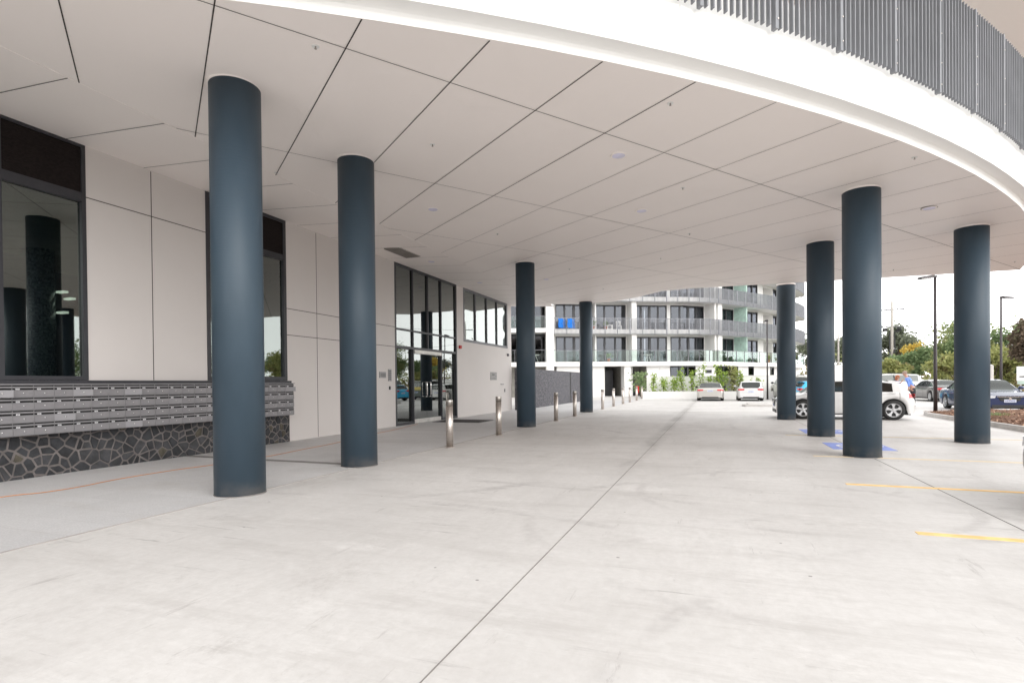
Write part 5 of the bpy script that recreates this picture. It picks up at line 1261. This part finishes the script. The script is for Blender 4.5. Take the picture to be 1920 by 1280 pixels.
# ------------------------------------------------------------------ people
def grow(joints, edges, name, mat, parent, root=0, sub=1):
    me = bpy.data.meshes.new(name + '_cage'); me.from_pydata([j[:3] for j in joints], edges, []); ob = bpy.data.objects.new(name + '_cage', me); COL.objects.link(ob)
    m = ob.modifiers.new('s', 'SKIN'); ob.modifiers.new('b', 'SUBSURF').levels = sub; ob.modifiers['b'].render_levels = sub
    for i, j in enumerate(joints): me.skin_vertices[0].data[i].radius = (j[3], j[4] if len(j) > 4 else j[3]); me.skin_vertices[0].data[i].use_root = (i == root)
    dg = bpy.context.evaluated_depsgraph_get(); dg.update(); ev = ob.evaluated_get(dg); nm = bpy.data.meshes.new_from_object(ev)
    bpy.data.objects.remove(ob); nm.name = name
    for p in nm.polygons: p.use_smooth = True
    nm.materials.clear(); nm.materials.append(M[mat]); o = bpy.data.objects.new(name, nm); COL.objects.link(o); o.parent = parent; return o
def person(loc, rz, lb, shirt, hair, arms, K=1.11, lean=.0):
    t = thing('person', lb, 'person', loc, rz); k = K
    def S(*a): return (a[0] * k, a[1] * k + lean * max(0, a[2] - .9) * k, a[2] * k, *[q * k for q in a[3:]])
    J = [S(0, 0, .95, .13, .10), S(0, 0, 1.15, .125, .10), S(0, 0, 1.36, .15, .11), S(0, .0, 1.48, .065, .065), S(0, .02, 1.57, .06, .065), S(0, .02, 1.66, .078, .095), S(0, .02, 1.73, .06, .075),
         S(.17, 0, 1.40, .06), S(-.17, 0, 1.40, .06), S(.10, 0, .88, .085), S(.11, .02, .48, .06), S(.11, 0, .08, .042), S(.12, .13, .04, .04), S(-.10, 0, .88, .085), S(-.11, .02, .48, .06), S(-.11, 0, .08, .042), S(-.12, .13, .04, .04)]
    E = [(0, 1), (1, 2), (2, 3), (3, 4), (4, 5), (5, 6), (2, 7), (2, 8), (0, 9), (9, 10), (10, 11), (11, 12), (0, 13), (13, 14), (14, 15), (15, 16)]
    for side, (el, wr_, hd) in zip((7, 8), arms):
        n = len(J); J += [S(*el, .045), S(*wr_, .03), S(*hd, .035, .02)]; E += [(side, n), (n, n + 1), (n + 1, n + 2)]
        d = (Vector(hd) - Vector(wr_)).normalized(); sd = d.cross(Vector((0, 1, 0))).normalized() if abs(d.y) < .9 else Vector((1, 0, 0))
        for q in range(5):
            base = Vector(hd); off = sd * ((q - 1.5) * .02); ln = (.07, .08, .075, .06, .05)[q]
            if q == 4: off = sd * .045 - d * .03
            tip = base + off + d * (ln if q < 4 else .03) + Vector((0, .01, 0)); m_ = len(J); J.append(S(*(base + off * .7 + d * .02), .011)); J.append(S(*tip, .008)); E += [(n + 2, m_), (m_, m_ + 1)]
    grow(J, E, 'body', 'skin', t)
    sh = [S(0, 0, .93, .155, .125), S(0, 0, 1.15, .15, .125), S(0, 0, 1.34, .175, .13), S(0, 0, 1.44, .085, .08), S(.18, 0, 1.40, .075), S(-.18, 0, 1.40, .075)]; se = [(0, 1), (1, 2), (2, 3), (2, 4), (2, 5)]
    for side, (el, wr_, hd) in zip((4, 5), arms): n = len(sh); sh.append(S(*el, .06)); se.append((side, n)); sh.append(S(*(Vector(el) * .4 + Vector(wr_) * .6), .05)); se.append((n, n + 1))
    grow(sh, se, 'shirt', shirt, t)
    tr = [S(0, 0, .98, .15, .12), S(0, 0, .90, .14, .12), S(.10, 0, .82, .10), S(.11, .02, .48, .078), S(.11, 0, .10, .065), S(-.10, 0, .82, .10), S(-.11, .02, .48, .078), S(-.11, 0, .10, .065)]
    grow(tr, [(0, 1), (1, 2), (2, 3), (3, 4), (1, 5), (5, 6), (6, 7)], 'trousers', 'trouser', t, 1)
    hm = MB(); hm.ball(S(0, -.012, 1.70)[:3], (.092 * k, .108 * k, .095 * k), 16, 10); hm.build('hair', hair, t)
    if hair == 'hair_red': q = MB(); q.ball(S(0, -.06, 1.60)[:3], (.095 * k, .07 * k, .15 * k), 14, 10); q.build('long_hair', hair, t)
    fc = MB()
    for sx in (-.03, .03): fc.ball(S(sx, .112, 1.665)[:3], .011 * k, 8, 6)
    fc.build('eyes', 'trim', t); nz = MB(); nz.ball(S(0, .125, 1.635)[:3], (.012 * k, .02 * k, .022 * k), 8, 6); nz.build('nose', 'skin', t)
    er = MB(); [er.ball(S(sx, .01, 1.65)[:3], (.012 * k, .022 * k, .03 * k), 8, 6) for sx in (-.085, .085)]; er.build('ears', 'skin', t)
    MB().ball(S(0, .112, 1.60)[:3], (.024 * k, .008 * k, .006 * k), 8, 5).build('mouth', 'red', t)
    shoe = MB(); [shoe.ball(S(sx, .07, .045)[:3], (.055 * k, .14 * k, .05 * k), 10, 6) for sx in (-.12, .12)]; shoe.build('shoes', 'black', t)
down = [((.24, .02, 1.12), (.25, .12, .90), (.25, .15, .82)), ((-.24, .02, 1.12), (-.25, .12, .90), (-.25, .15, .82))]
person((10.3, 36.0, 0), R(60), 'person in a light blue shirt and dark trousers standing behind the white hatchback', 'shirt', 'hair_grey', down, 1.12, .45)
up_ = [((.24, .12, 1.22), (.16, .30, 1.42), (.13, .30, 1.50)), ((-.24, .02, 1.12), (-.22, .14, .92), (-.22, .17, .84))]
person((9.75, 37.0, 0), R(-120), 'person with auburn hair and purple top facing the blue-shirted person', 'purple', 'hair_red', up_, 1.0, .12)
# ------------------------------------------------------------------ survey units -> metres
for me in bpy.data.meshes: me.transform(Matrix.Scale(UNIT, 4))
for o in bpy.data.objects:
    if o.type in ('MESH', 'EMPTY'): o.location = o.location * UNIT
